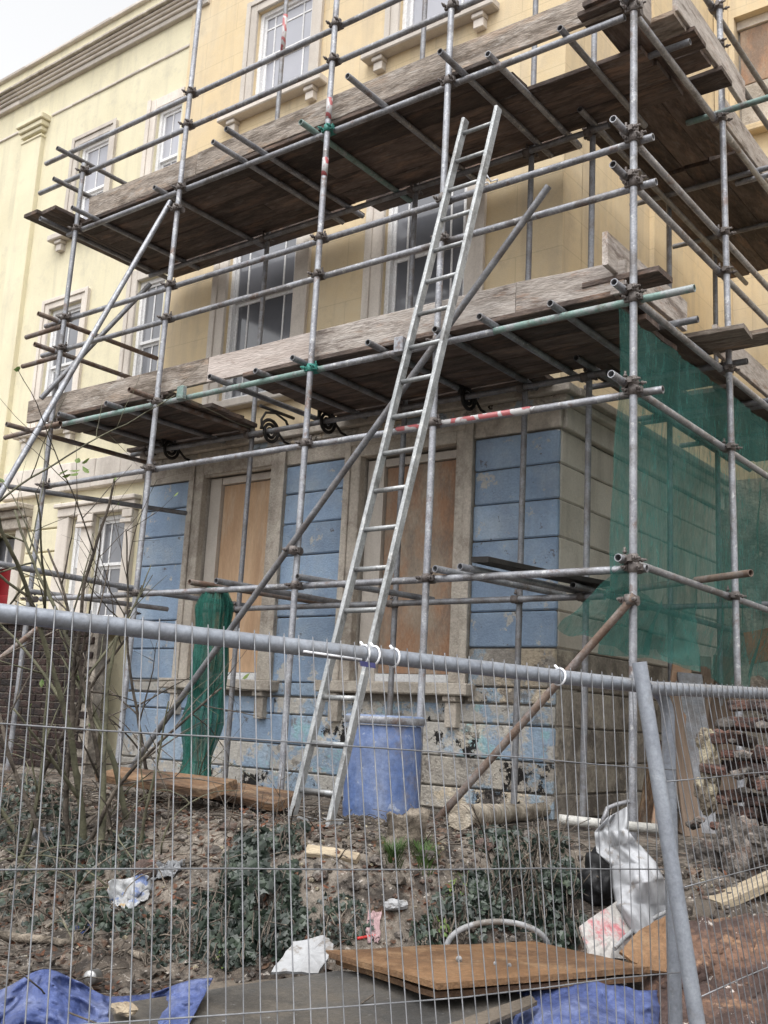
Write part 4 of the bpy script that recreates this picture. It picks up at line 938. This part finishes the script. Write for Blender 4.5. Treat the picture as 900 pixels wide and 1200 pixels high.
for i, (a, b, w, lb) in enumerate((((836, 1060), (925, 1020), .13, 'pale new timber batten lying above the rusty heap'), ((866, 1072), (940, 1046), .10, 'shorter pale timber batten below the long one at the brick wall'))):
    tag(plank('timber_batten', TIMB, None, at(*a, 4.85), at(*b, 5.0), w, .045), lb, 'timber', 'pale timber battens')
# white plastic sheet hanging off the pole
def drape(u, v):
    L = [(712, 958), (697, 975), (699, 998), (717, 1015), (718, 1040), (722, 1060), (745, 1100)]; Rr = [(736, 945), (735, 972), (745, 985), (768, 1010), (778, 1030), (785, 1060), (800, 1100)]
    t = v*6; i = min(5, int(t)); s = t-i; s = s*s*(3-2*s)
    l = V(L[i]).lerp(V(L[i+1]), s); r = V(Rr[i]).lerp(V(Rr[i+1]), s); p = l.lerp(r, u)
    dep = 5.05 - .45*v + .10*math.sin(u*math.pi*1.4+v*4) + .12*nz(u*2.2, v*4, 1) + .05*nz(u*6, v*9, 6)
    return at(p.x, p.y, dep)
tag(grid_sheet('plastic_sheet', PLASTW, drape, 24, 48, thick=.004), 'crumpled white plastic sheet hanging from the pale pole', 'plastic sheet')
m = MB(); m.sweep([at(705, 966, 5.2), at(712, 947, 5.25), at(722, 943, 5.3), at(738, 939, 5.3)], .012, 8)
tag(m.build('bent_bracket', GALV), 'thin bent metal bracket above the white plastic sheet', 'bracket')
# tarpaulins
def tarp_r(u, v):
    a = V((575, 1165)).lerp(V((790, 1160)), u); b = V((520, 1290)).lerp(V((800, 1300)), u); p = a.lerp(b, v)
    p.y -= 22*math.sin(min(1, u*1.25)*math.pi)*(1-v)**2
    dep = 4.05 - .85*v - .16*math.sin(u*math.pi)*math.sin(min(1, v*1.3+.12)*math.pi*.8) + .09*abs(nz(u*4, v*4, 2)) + .05*abs(nz(u*9+nz(u*4, v*4, 1), v*7, 5)) + .02*abs(nz(u*24, v*18, 8)) + .35*sm(.86, 1, u)
    return at(p.x, p.y, dep)
tag(grid_sheet('tarpaulin', TARP, tarp_r, 130, 90, thick=.003), 'rumpled bright blue tarpaulin below the chipboard sheet', 'tarpaulin')
def tarp_l(u, v):
    a = V((-60, 1168)).lerp(V((250, 1146)), u); b = V((-80, 1290)).lerp(V((170, 1300)), u); p = a.lerp(b, v)
    p.y += -24*math.exp(-((u-.36)/.12)**2)*(1-v) + 14*sm(.48, .62, u)*(1-sm(.72, .95, u))*(1-v)
    dep = 3.75 - .95*v + .2*abs(nz(u*4, v*3, 12)) + .09*abs(nz(u*9+nz(u*5, v*4, 1), v*8, 15)) + .03*abs(nz(u*24, v*18, 18)) + .2*math.exp(-((u-.45)/.12)**2)*(v)
    return at(p.x, p.y, dep)
tag(grid_sheet('tarpaulin', TARP, tarp_l, 130, 90, thick=.003), 'crumpled dark blue tarpaulin under the shrub, beside the grey slab', 'tarpaulin')
# white hoop of plastic pipe
m = MB(); pts = []
for i in range(25):
    t = i/24; a = math.pi*(1-t); pts.append(at(583 + 60*math.cos(a), 1114 - 34*math.sin(a)**.9, 4.55 + .1*t))
tag(m.sweep(pts, .013, 10).build('plastic_hoop', PLAST), 'white plastic pipe bent into a hoop behind the chipboard', 'pipe')
# poles, logs, planks on the terrace edge
def rough(m, amp, sc, seed=0):
    m.v = [tuple(V(v) + V((nz(v[0]*sc, v[1]*sc, v[2]*sc+seed), nz(v[0]*sc+9, v[1]*sc, v[2]*sc+seed), nz(v[0]*sc, v[1]*sc+9, v[2]*sc+seed)))*amp) for v in m.v]; return m
POLE = M('dirty_white_tube', (.30,.295,.275), (.40,.39,.365), 6, .6, 0, .2, 50)
def stick(name, mat, pix, r, label, cat, seg=9, amp=0, n=14):
    """a round length lying on the bank through the given pixels"""
    P = [GL(px, py, (r if not isinstance(r, tuple) else r[0])*1.05) for px, py in pix]; pts = []
    for i in range(n+1):
        t = i/n*(len(P)-1); j = min(len(P)-2, int(t)); pts.append(P[j].lerp(P[j+1], t-j))
    rr = [r*(1+.12*nz(i*.7, 3, seg))for i in range(n+1)] if not isinstance(r, tuple) else [(r[0]+(r[1]-r[0])*i/n)*(1+.2*nz(i*.8, 1, 1)) for i in range(n+1)]
    m = MB().sweep(pts, rr, seg)
    if amp: rough(m, amp, 9); rough(m, amp*.6, 24)
    return tag(m.build(name, mat), label, cat)
m = MB().sweep([onY(655, 960, 5.35), onY(700, 965, 5.46), onY(778, 972, 5.62)], .027, 12); tag(m.build('pale_pole', POLE), 'dirty white pole lying level across the corner standard', 'pole')
stick('log', LOGL, [(540, 960), (600, 953), (662, 948)], (.066, .055), 'split grey log lying on the edge of the bank', 'log', 16, .012, 26)
stick('wooden_pole', LOGL, [(466, 941), (530, 945), (594, 953)], (.024, .02), 'thin straight wooden pole lying behind the stump', 'pole', 8, .006)
p = G(474, 990); m = MB(); prof = [(.12, -.10), (.105, -.04), (.092, .03), (.085, .09), (.088, .135), (.07, .145), (0, .14)]
m.lathe(p, prof, 26); rough(m, .05, 8); rough(m, .03, 20); rough(m, .014, 50)
tag(m.build('tree_stump', LOG), 'short rough stump in front of the blue drum', 'stump')
stick('black_pipe', BLACKP, [(574, 944), (626, 929)], .055, 'short length of black plastic pipe behind the log', 'pipe', 14)
def lying(name, mat, a, b, w, t, label, cat, group=None, up=V((0, 0, 1)), lift=.0):
    p0, p1 = GL(*a, t*.6+lift), GL(*b, t*.6+lift)
    return tag(plank(name, mat, None, p0, p1, w, t, up), label, cat, group)
lying('long_plank', PLANKO, (128, 908), (262, 926), .2, .055, 'long orange brown plank lying along the top of the bank, shrub end', 'plank', 'orange planks', V((.05, -.28, .95)), .10)
lying('long_plank', PLANKO, (222, 921), (338, 943), .2, .05, 'orange brown plank running up to the foot of the ladder', 'plank', 'orange planks', V((.05, -.3, .95)), .05)
lying('white_batten', PLAST, (340, 958), (400, 964), .04, .025, 'white painted batten beside the foot of the ladder', 'batten')
lying('wood_offcut', TIMB, (359, 999), (420, 1006), .055, .03, 'broken pale wood offcut lying on the bank below the ladder', 'wood offcut', None, V((.3, -.5, .8)))
stick('fallen_branch', LOG, [(-10, 1095), (70, 1106), (172, 1122)], (.022, .014), 'fallen grey branch lying above the dark blue tarpaulin', 'branch', 9, .012)
def rest(name, mat, px, py, r, seed, sq, flat, label, cat, sub=2, sink=.25):
    q = GL(px, py, r*sq[2]*(1-sink)); o = lump(name, mat, q, r, None, seed, sq, flat, sub, seed*.9); return tag(o, label, cat)
rest('black_bag', BLACKP, 706, 1030, .13, 3, (.9, .8, 1.0), False, 'black plastic bag wedged beside the white sheet', 'bag', 4)
# litter
def crumple(name, mat, px, py, w, h, label, cat, seed, lie=.75):
    b = G(px, py); ux = CR.copy(); uy = (V((-.45, .75, .45)).normalized())*lie + CU*(1-lie); nn = ux.cross(uy).normalized()
    def fn(u, v):
        e = .3*nz(u*2, v*2, seed); k2 = .3*nz(u*2+3, v*2, seed*1.7)
        q = b + ux*((u-.5)*w*(1+e+.2*nz(u*6, v*6, seed))) + uy*((.5-v)*h*(1+k2)) + nn*(.45*w*nz(u*2.5, v*2.5, seed+4) + .22*w*abs(nz(u*6, v*6, seed)))
        q.z = max(q.z, gh(q.x, q.y) + .012 + .3*w*abs(nz(u*4, v*4, seed+2))); return q
    return tag(grid_sheet(name, mat, fn, 22, 22, thick=.003), label, cat)
crumple('carrier_bag', PRINT, 152, 1060, .19, .27, 'printed white carrier bag caught in the shrub', 'bag', 3, .3)
crumple('plastic_scrap', PLASTG, 198, 1024, .14, .13, 'small grey plastic scrap by the broken tile', 'plastic', 7)
crumple('clear_plastic_pot', PLASTG, 54, 990, .16, .19, 'milky clear plastic container lying in the ivy under the shrub', 'container', 9, .15)
crumple('blue_scrap', TARP, 98, 1096, .08, .07, 'small scrap of bright blue plastic above the branch', 'plastic', 12)
crumple('pink_rag', PINK, 437, 1090, .06, .17, 'thin pink rag on the bank behind the chipboard', 'rag', 15, .6)
rest('broken_tile', TERRA, 172, 1022, .075, 2, (1.2, .6, .7), True, 'reddish broken clay tile on the bank beside grey plastic', 'tile', 3)
rest('white_stone', PLAST, 462, 1066, .05, 5, (1.3, .7, .5), True, 'whitish flat stone above the pink rag', 'stone', 3)
o = lump('foam_block', TIMB, onZ(146, 1182, -.985), .042, None, 6, (1.2, .8, .45), True, 3); tag(o, 'pale foam block on the corner of the grey slab', 'foam')
p = GL(110, 1146, .028); m = MB(); ax = V((.5, -.8, .15)).normalized(); m.lathe(p - ax*.03, [(.0, .005), (.010, .004), (.011, .014), (.022, .014), (.026, 0), (.028, .003), (.028, .075), (.024, .085), (.0, .085)], 18, ax); tag(m.build('tin_can', TIN), 'open tin can lying above the dark blue tarpaulin', 'can')
stick('red_stick', RED, [(418, 1102), (440, 1101)], .007, 'small red plastic stick beside the pink rag', 'plastic', 6)
for i, (px, py, r) in enumerate(((538, 1124, .013), (580, 1129, .007), (597, 1131, .008))):
    o = lump('plaster_crumb', PLAST, onZ(px, py, -.895), r, None, 20+i, flat=True)
    tag(o, 'largest white plaster crumb lying on the chipboard sheet' if i == 0 else ('tiny plaster crumb close beside the largest crumb' if i == 1 else 'tiny plaster crumb farthest from the largest crumb on the chipboard'), 'plaster', None if i == 0 else 'plaster crumbs on chipboard')
# loose stones and half bricks that can be picked out
stones = [(190, 955), (215, 985), (175, 990), (95, 935), (130, 925), (55, 930), (375, 1030), (440, 1015), (330, 985), (500, 1010), (620, 985), (250, 1000), (540, 1020), (270, 972), (415, 1045), (570, 995)]
STN = ['flat grey stone beside the orange planks', 'rounded stone above the broken tile', 'stone at the foot of the bare shrub', 'stone in the soil near the raker foot', 'stone behind the shrub under the long plank', 'stone half hidden in ivy near the plastic container', 'fragment below the wood offcut', 'fragment just right of the wood offcut', 'fragment at the top of the hanging ivy', 'fragment below the grass tufts', 'fragment under the split log', 'fragment between the tile and the hanging ivy', 'fragment by the small grass tuft near the log', 'fragment on the bare soil below the second plank', 'fragment above the whitish flat stone', 'fragment between stump and log']
for i, (px, py) in enumerate(stones):
    p = G(px, py); s = random.uniform(.025, .05)
    o = lump('loose_stone', random.choice((RUB, RUB, RUB, TERRA)), p + V((0, 0, s*.2)), s, None, i+30, (1.3, .9, .7), True, rot=random.uniform(0, 3)); tag(o, 'loose ' + STN[i], 'stone', 'loose stones on the bank')

# ------------------------------------------------------------------ plants
def leaf_shape(m, c, nrm, size, ivy=True):
    nrm = nrm.normalized(); t = nrm.cross(V((random.uniform(-1, 1), random.uniform(-1, 1), random.uniform(-1, 1)))).normalized(); b = nrm.cross(t)
    if ivy: P = [(0, -.5), (.42, -.36), (.34, -.02), (.62, .16), (.24, .22), (0, .72), (-.24, .22), (-.62, .16), (-.34, -.02), (-.42, -.36)]
    else: P = [(0, -.5), (.24, -.2), (.27, .15), (0, .6), (-.27, .15), (-.24, -.2)]
    vs = [c + (t*x + b*y + nrm*(-.25*abs(x) + .08*y))*size for x, y in P]; n = len(vs)
    m.add(vs + [c], [(i, (i+1) % n, n) for i in range(n)], False)
def ivy_patch(label, blobs, n, size=(.03, .055), mat=IVY, ivy=True, face=V((.45, -.75, .5))):
    """blobs: (px, py, spread_x, spread_z, thickness) patches on the bank"""
    c0 = G(blobs[0][0], blobs[0][1]); t = thing('ivy', label, 'ivy', c0)
    m = MB(); st = MB(); tot = sum(b[2]*b[3] for b in blobs)
    for (px, py, sx, sy, th) in blobs:
        for i in range(int(n*sx*sy/tot)):
            a = random.uniform(0, 2*math.pi); r = math.sqrt(random.random())*(1+.18*nz(math.cos(a)*2, math.sin(a)*2, px))
            qx, qy = px + math.cos(a)*r*sx, py + math.sin(a)*r*sy
            p = G(qx, qy)
            if nz(p.x*4.5, p.y*4.5, p.z*4.5+px) > .12 + .2*random.random(): continue
            p = p + face*(th*(1-r*r*.8)*random.random())
            nn = face + V((random.gauss(0, .5), random.gauss(0, .5), random.gauss(0, .5)))
            leaf_shape(m, p, nn, random.uniform(*size), ivy)
        for i in range(int(5 + sx/8)):
            pts = []; a = px + random.uniform(-sx, sx)*.8; b = py + sy*random.uniform(-.9, .2); dx = random.uniform(-1, 1)
            for j in range(6): pts.append(G(a + dx*j*sx*.12, b + j*sy*.22) + face*th*.6 + V((random.uniform(-.008, .008), random.uniform(-.008, .008), random.uniform(-.005, .012))))
            st.sweep(pts, .003, 5)
    l = m.build('leaves', mat, t); l['kind'] = 'stuff'
    st.build('stems', BARK, t)['kind'] = 'stuff'; return t
ivy_patch('dark ivy hanging down the bank below the ladder', [(305, 1040, 46, 72, .14), (330, 1090, 30, 40, .1), (270, 1110, 30, 30, .08), (345, 985, 26, 18, .1), (250, 1090, 30, 40, .06)], 2200, (.018, .052))
ivy_patch('ivy and dead stems on the bank under the split log', [(600, 1010, 44, 34, .12), (650, 1045, 34, 36, .16), (655, 1092, 30, 34, .14), (590, 985, 44, 16, .08), (560, 1060, 34, 36, .06), (605, 1070, 30, 26, .08), (640, 990, 30, 16, .1)], 2300, (.016, .042))
ivy_patch('ivy covering the ground under the bare shrub', [(40, 960, 55, 50, .14), (90, 1010, 40, 30, .1), (20, 1060, 40, 40, .08), (120, 1075, 50, 28, .07), (150, 1000, 30, 30, .06)], 1400, (.02, .048))
ivy_patch('sparse ivy creeping over dead leaves above the brown board', [(215, 1095, 60, 35, .06), (250, 1060, 30, 25, .05), (180, 1120, 40, 15, .05), (400, 1085, 40, 30, .04)], 520, (.016, .036))
ivy_patch('small ivy clump behind the white hoop', [(525, 1075, 26, 30, .08), (500, 1100, 20, 18, .06), (545, 1100, 24, 14, .06)], 220, (.02, .04))
ivy_patch('light green weeds growing beside the chipboard', [(520, 1092, 16, 14, .06), (540, 1050, 18, 14, .06), (262, 1125, 14, 10, .05)], 150, (.018, .03), IVYL, False)
def tuft(label, px, py, n, h, spread):
    b = G(px, py); m = MB()
    for i in range(n):
        a = random.uniform(0, 6.28); r = random.random()*spread; p = b + V((math.cos(a)*r, math.sin(a)*r, 0)); p.z = gh(p.x, p.y)
        d = V((math.cos(a)*.5, math.sin(a)*.5, 1)).normalized(); hh = h*random.uniform(.5, 1.1); w = .0025; s = V((-math.sin(a), math.cos(a), 0))*w
        q1 = p + d*hh*.5; q2 = p + d*hh*.8 + V((math.cos(a), math.sin(a), 0))*hh*.25
        m.add([p-s, p+s, q1+s*.8, q1-s*.8, q2], [(0,1,2,3), (3,2,4)])
    o = m.build('grass_tuft', GRASS); tag(o, label, 'grass')
tuft('bright green grass tuft below the blue drum', 460, 1005, 130, .11, .06); tuft('green grass tuft below the stump', 497, 1012, 130, .12, .06); tuft('small grass tuft on the bank near the log', 550, 1045, 70, .08, .06)

def branch(m, p, d, L, r, depth, bend=.35, up=.12, split=.6, leaves=None):
    n = max(3, int(L/.07)); pts = [p]; rad = [r]
    for i in range(n):
        d = (d + V((random.gauss(0, bend), random.gauss(0, bend), random.gauss(0, bend)+up))*.28).normalized()
        p = p + d*(L/n); pts.append(p); rad.append(r*(1-.62*(i+1)/n))
        if depth > 0 and i > 0 and random.random() < split:
            dd = (d + V((random.gauss(0, .7), random.gauss(0, .7), random.gauss(.1, .6)))).normalized()
            branch(m, p, dd, L*random.uniform(.25, .55), rad[-1]*.62, depth-1, bend, up, split, leaves)
    m.sweep(pts, rad, 6 if r > .006 else 4)
    if leaves is not None and random.random() < .06: leaf_shape(leaves, p, V((random.gauss(0, 1), -1, .5)), .05, False)
shrub = thing('bare_shrub', 'tangled leafless shrub growing on the bank behind the fence, before the cream house', 'shrub', G(80, 985))
lv = MB()
stems = [((100, 985), (60, 520), 5.2, .016), ((85, 990), (20, 560), 5.0, .013), ((150, 960), (120, 560), 5.6, .014), ((175, 930), (185, 620), 5.9, .012), ((60, 1000), (-20, 700), 4.7, .012), ((118, 1000), (140, 730), 5.0, .017),
         ((95, 1000), (210, 760), 4.9, .010), ((40, 960), (70, 700), 5.1, .012), ((130, 975), (60, 640), 5.3, .012), ((160, 1000), (230, 830), 4.8, .008), ((20, 1010), (100, 760), 4.5, .010), ((30, 980), (-30, 860), 4.4, .012)]
for (a, b, dep, r) in stems:
    p0 = G(*a); p0.z -= .05; d0 = p0.dot(CF); p1 = at(b[0], b[1], d0 + random.uniform(-.2, .25)); L = (p1-p0).length
    m = MB(); branch(m, p0, (p1-p0).normalized(), L, r*1.35, 2, .2, .0, .22, lv); m.build('stem', random.choice((BARK, BARK, BARKG)), shrub)
p = at(86, 548, 5.0)
for i in range(9): leaf_shape(lv, p + V((random.uniform(-.07, .07), random.uniform(-.05, .05), random.uniform(-.05, .04))), V((random.gauss(0, .6), -.6, 1)), .05, False)
lv.build('leaves', IVYL, shrub)['kind'] = 'stuff'
# low arching brambles and twigs
brm = thing('bramble_tangle', 'low tangle of arching dead brambles at the foot of the bare shrub', 'brambles', G(60, 1040))
for i in range(60):
    a = G(random.uniform(-30, 150) if i > 20 else random.uniform(-20, 200), random.uniform(930, 1100)); m = MB()
    d = V((random.gauss(0, .8), random.gauss(-.2, .5), .7)).normalized(); pts = [a]; L = random.uniform(.35, .9); p = a
    for j in range(9): d = (d + V((random.gauss(0, .16), random.gauss(0, .16), -.17))).normalized(); p = p + d*(L/9); pts.append(p)
    m.sweep(pts, [.0055*(1-.6*j/9) for j in range(10)], 5).build('stem', random.choice((BARK, BARKG, LOG)), brm)
db = thing('dead_bush', 'grey dead twiggy bush among the ivy under the log', 'bush', G(600, 1060))
for i in range(20):
    a = G(590 + random.uniform(-35, 75), 1045 + random.uniform(-35, 45)); m = MB(); branch(m, a, V((random.gauss(.1, .5), random.gauss(-.4, .3), 1)).normalized(), random.uniform(.2, .42), .006, 2, .5, .05, .5); m.build('stem', random.choice((LOG, BARK)), db)
sap = thing('thin_sapling', 'single thin bent twig standing on the bank above the orange planks', 'sapling', G(205, 905))
m = MB(); branch(m, G(215, 935), (at(300, 862, 6.0)-G(215, 935)).normalized(), 1.0, .006, 2, .3, .05, .4); m.build('stem', BARKG, sap)
tw = thing('dry_stalks', 'thin dry stalks sprouting from the bank below the orange planks', 'stalks', G(290, 985))
for px in (262, 285, 300, 322, 335): m = MB(); branch(m, G(px, 990), V((random.gauss(0, .3), random.gauss(0, .2), 1)).normalized(), random.uniform(.25, .42), .004, 1, .3, .05, .5); m.build('stem', BARK, tw)

# dead leaves and crumbs of rubble scattered over the bank
def bank_point():
    while True:
        x, y = random.uniform(-7.5, -1.4), random.uniform(2.4, 5.6)
        if -(x+.88) > .1: return V((x, y, gh(x, y)))
m = MB()
for i in range(9000):
    p = bank_point()
    dens = .75 + nz(p.x*1.4, p.y*1.4, 5)*1.2 - .5*sm(4.2, 5, p.y)
    if random.random() > dens: continue
    leaf_shape(m, p + V((0, 0, random.uniform(.003, .02))), V((random.gauss(0, .5), random.gauss(-.2, .5), 1)), random.uniform(.015, .045), False)
o = m.build('leaf_litter', DEAD); o['kind'] = 'stuff'; tag(o, 'brown dead leaves scattered over the bank', 'leaves', None, 'stuff')
def crumbs(name, mat, n, lo, hi, label, f):
    m = MB(); ico = bmesh.new(); bmesh.ops.create_icosphere(ico, subdivisions=1, radius=1)
    vs = [v.co.copy() for v in ico.verts]; fs = [[v.index for v in q.verts] for q in ico.faces]; ico.free()
    for i in range(n):
        p = bank_point()
        if random.random() > f(p): continue
        s = random.uniform(lo, hi)*random.random()**.5; sd = random.random()*99; a = random.uniform(.6, 1.3), random.uniform(.6, 1.3), random.uniform(.4, .9)
        m.add([p + V((v.x*a[0], v.y*a[1], v.z*a[2]))*s*(1+.3*noise.noise(v*2+V((sd, 0, 0)))) + V((0, 0, s*.2)) for v in vs], fs)
    o = m.build(name, mat); tag(o, label, 'rubble', None, 'stuff')
crumbs('rubble_gravel', RUB, 7000, .008, .026, 'small grey stones and soil crumbs on the bank', lambda p: .4 + .6*sm(3.3, 4.4, p.y))
crumbs('soil_clods', SOIL, 900, .02, .06, 'dark clods of earth lying on the bank', lambda p: .6)
crumbs('mortar_crumbs', PLASTER, 4500, .005, .016, 'pale mortar crumbs scattered over the bank', lambda p: .25 + .75*sm(3.5, 4.4, p.y))
m = MB()
for i in range(1500):
    p = bank_point(); d = V((random.gauss(0, 1), random.gauss(0, 1), random.gauss(.05, .2))).normalized(); L = random.uniform(.06, .3)
    m.sweep([p + V((0, 0, .015)), p + d*L*.5 + V((0, 0, .03)), p + d*L + V((0, 0, .01))], random.uniform(.0015, .004), 4)
o = m.build('twigs', BARK); tag(o, 'small dry twigs littering the bank', 'twigs', None, 'stuff')
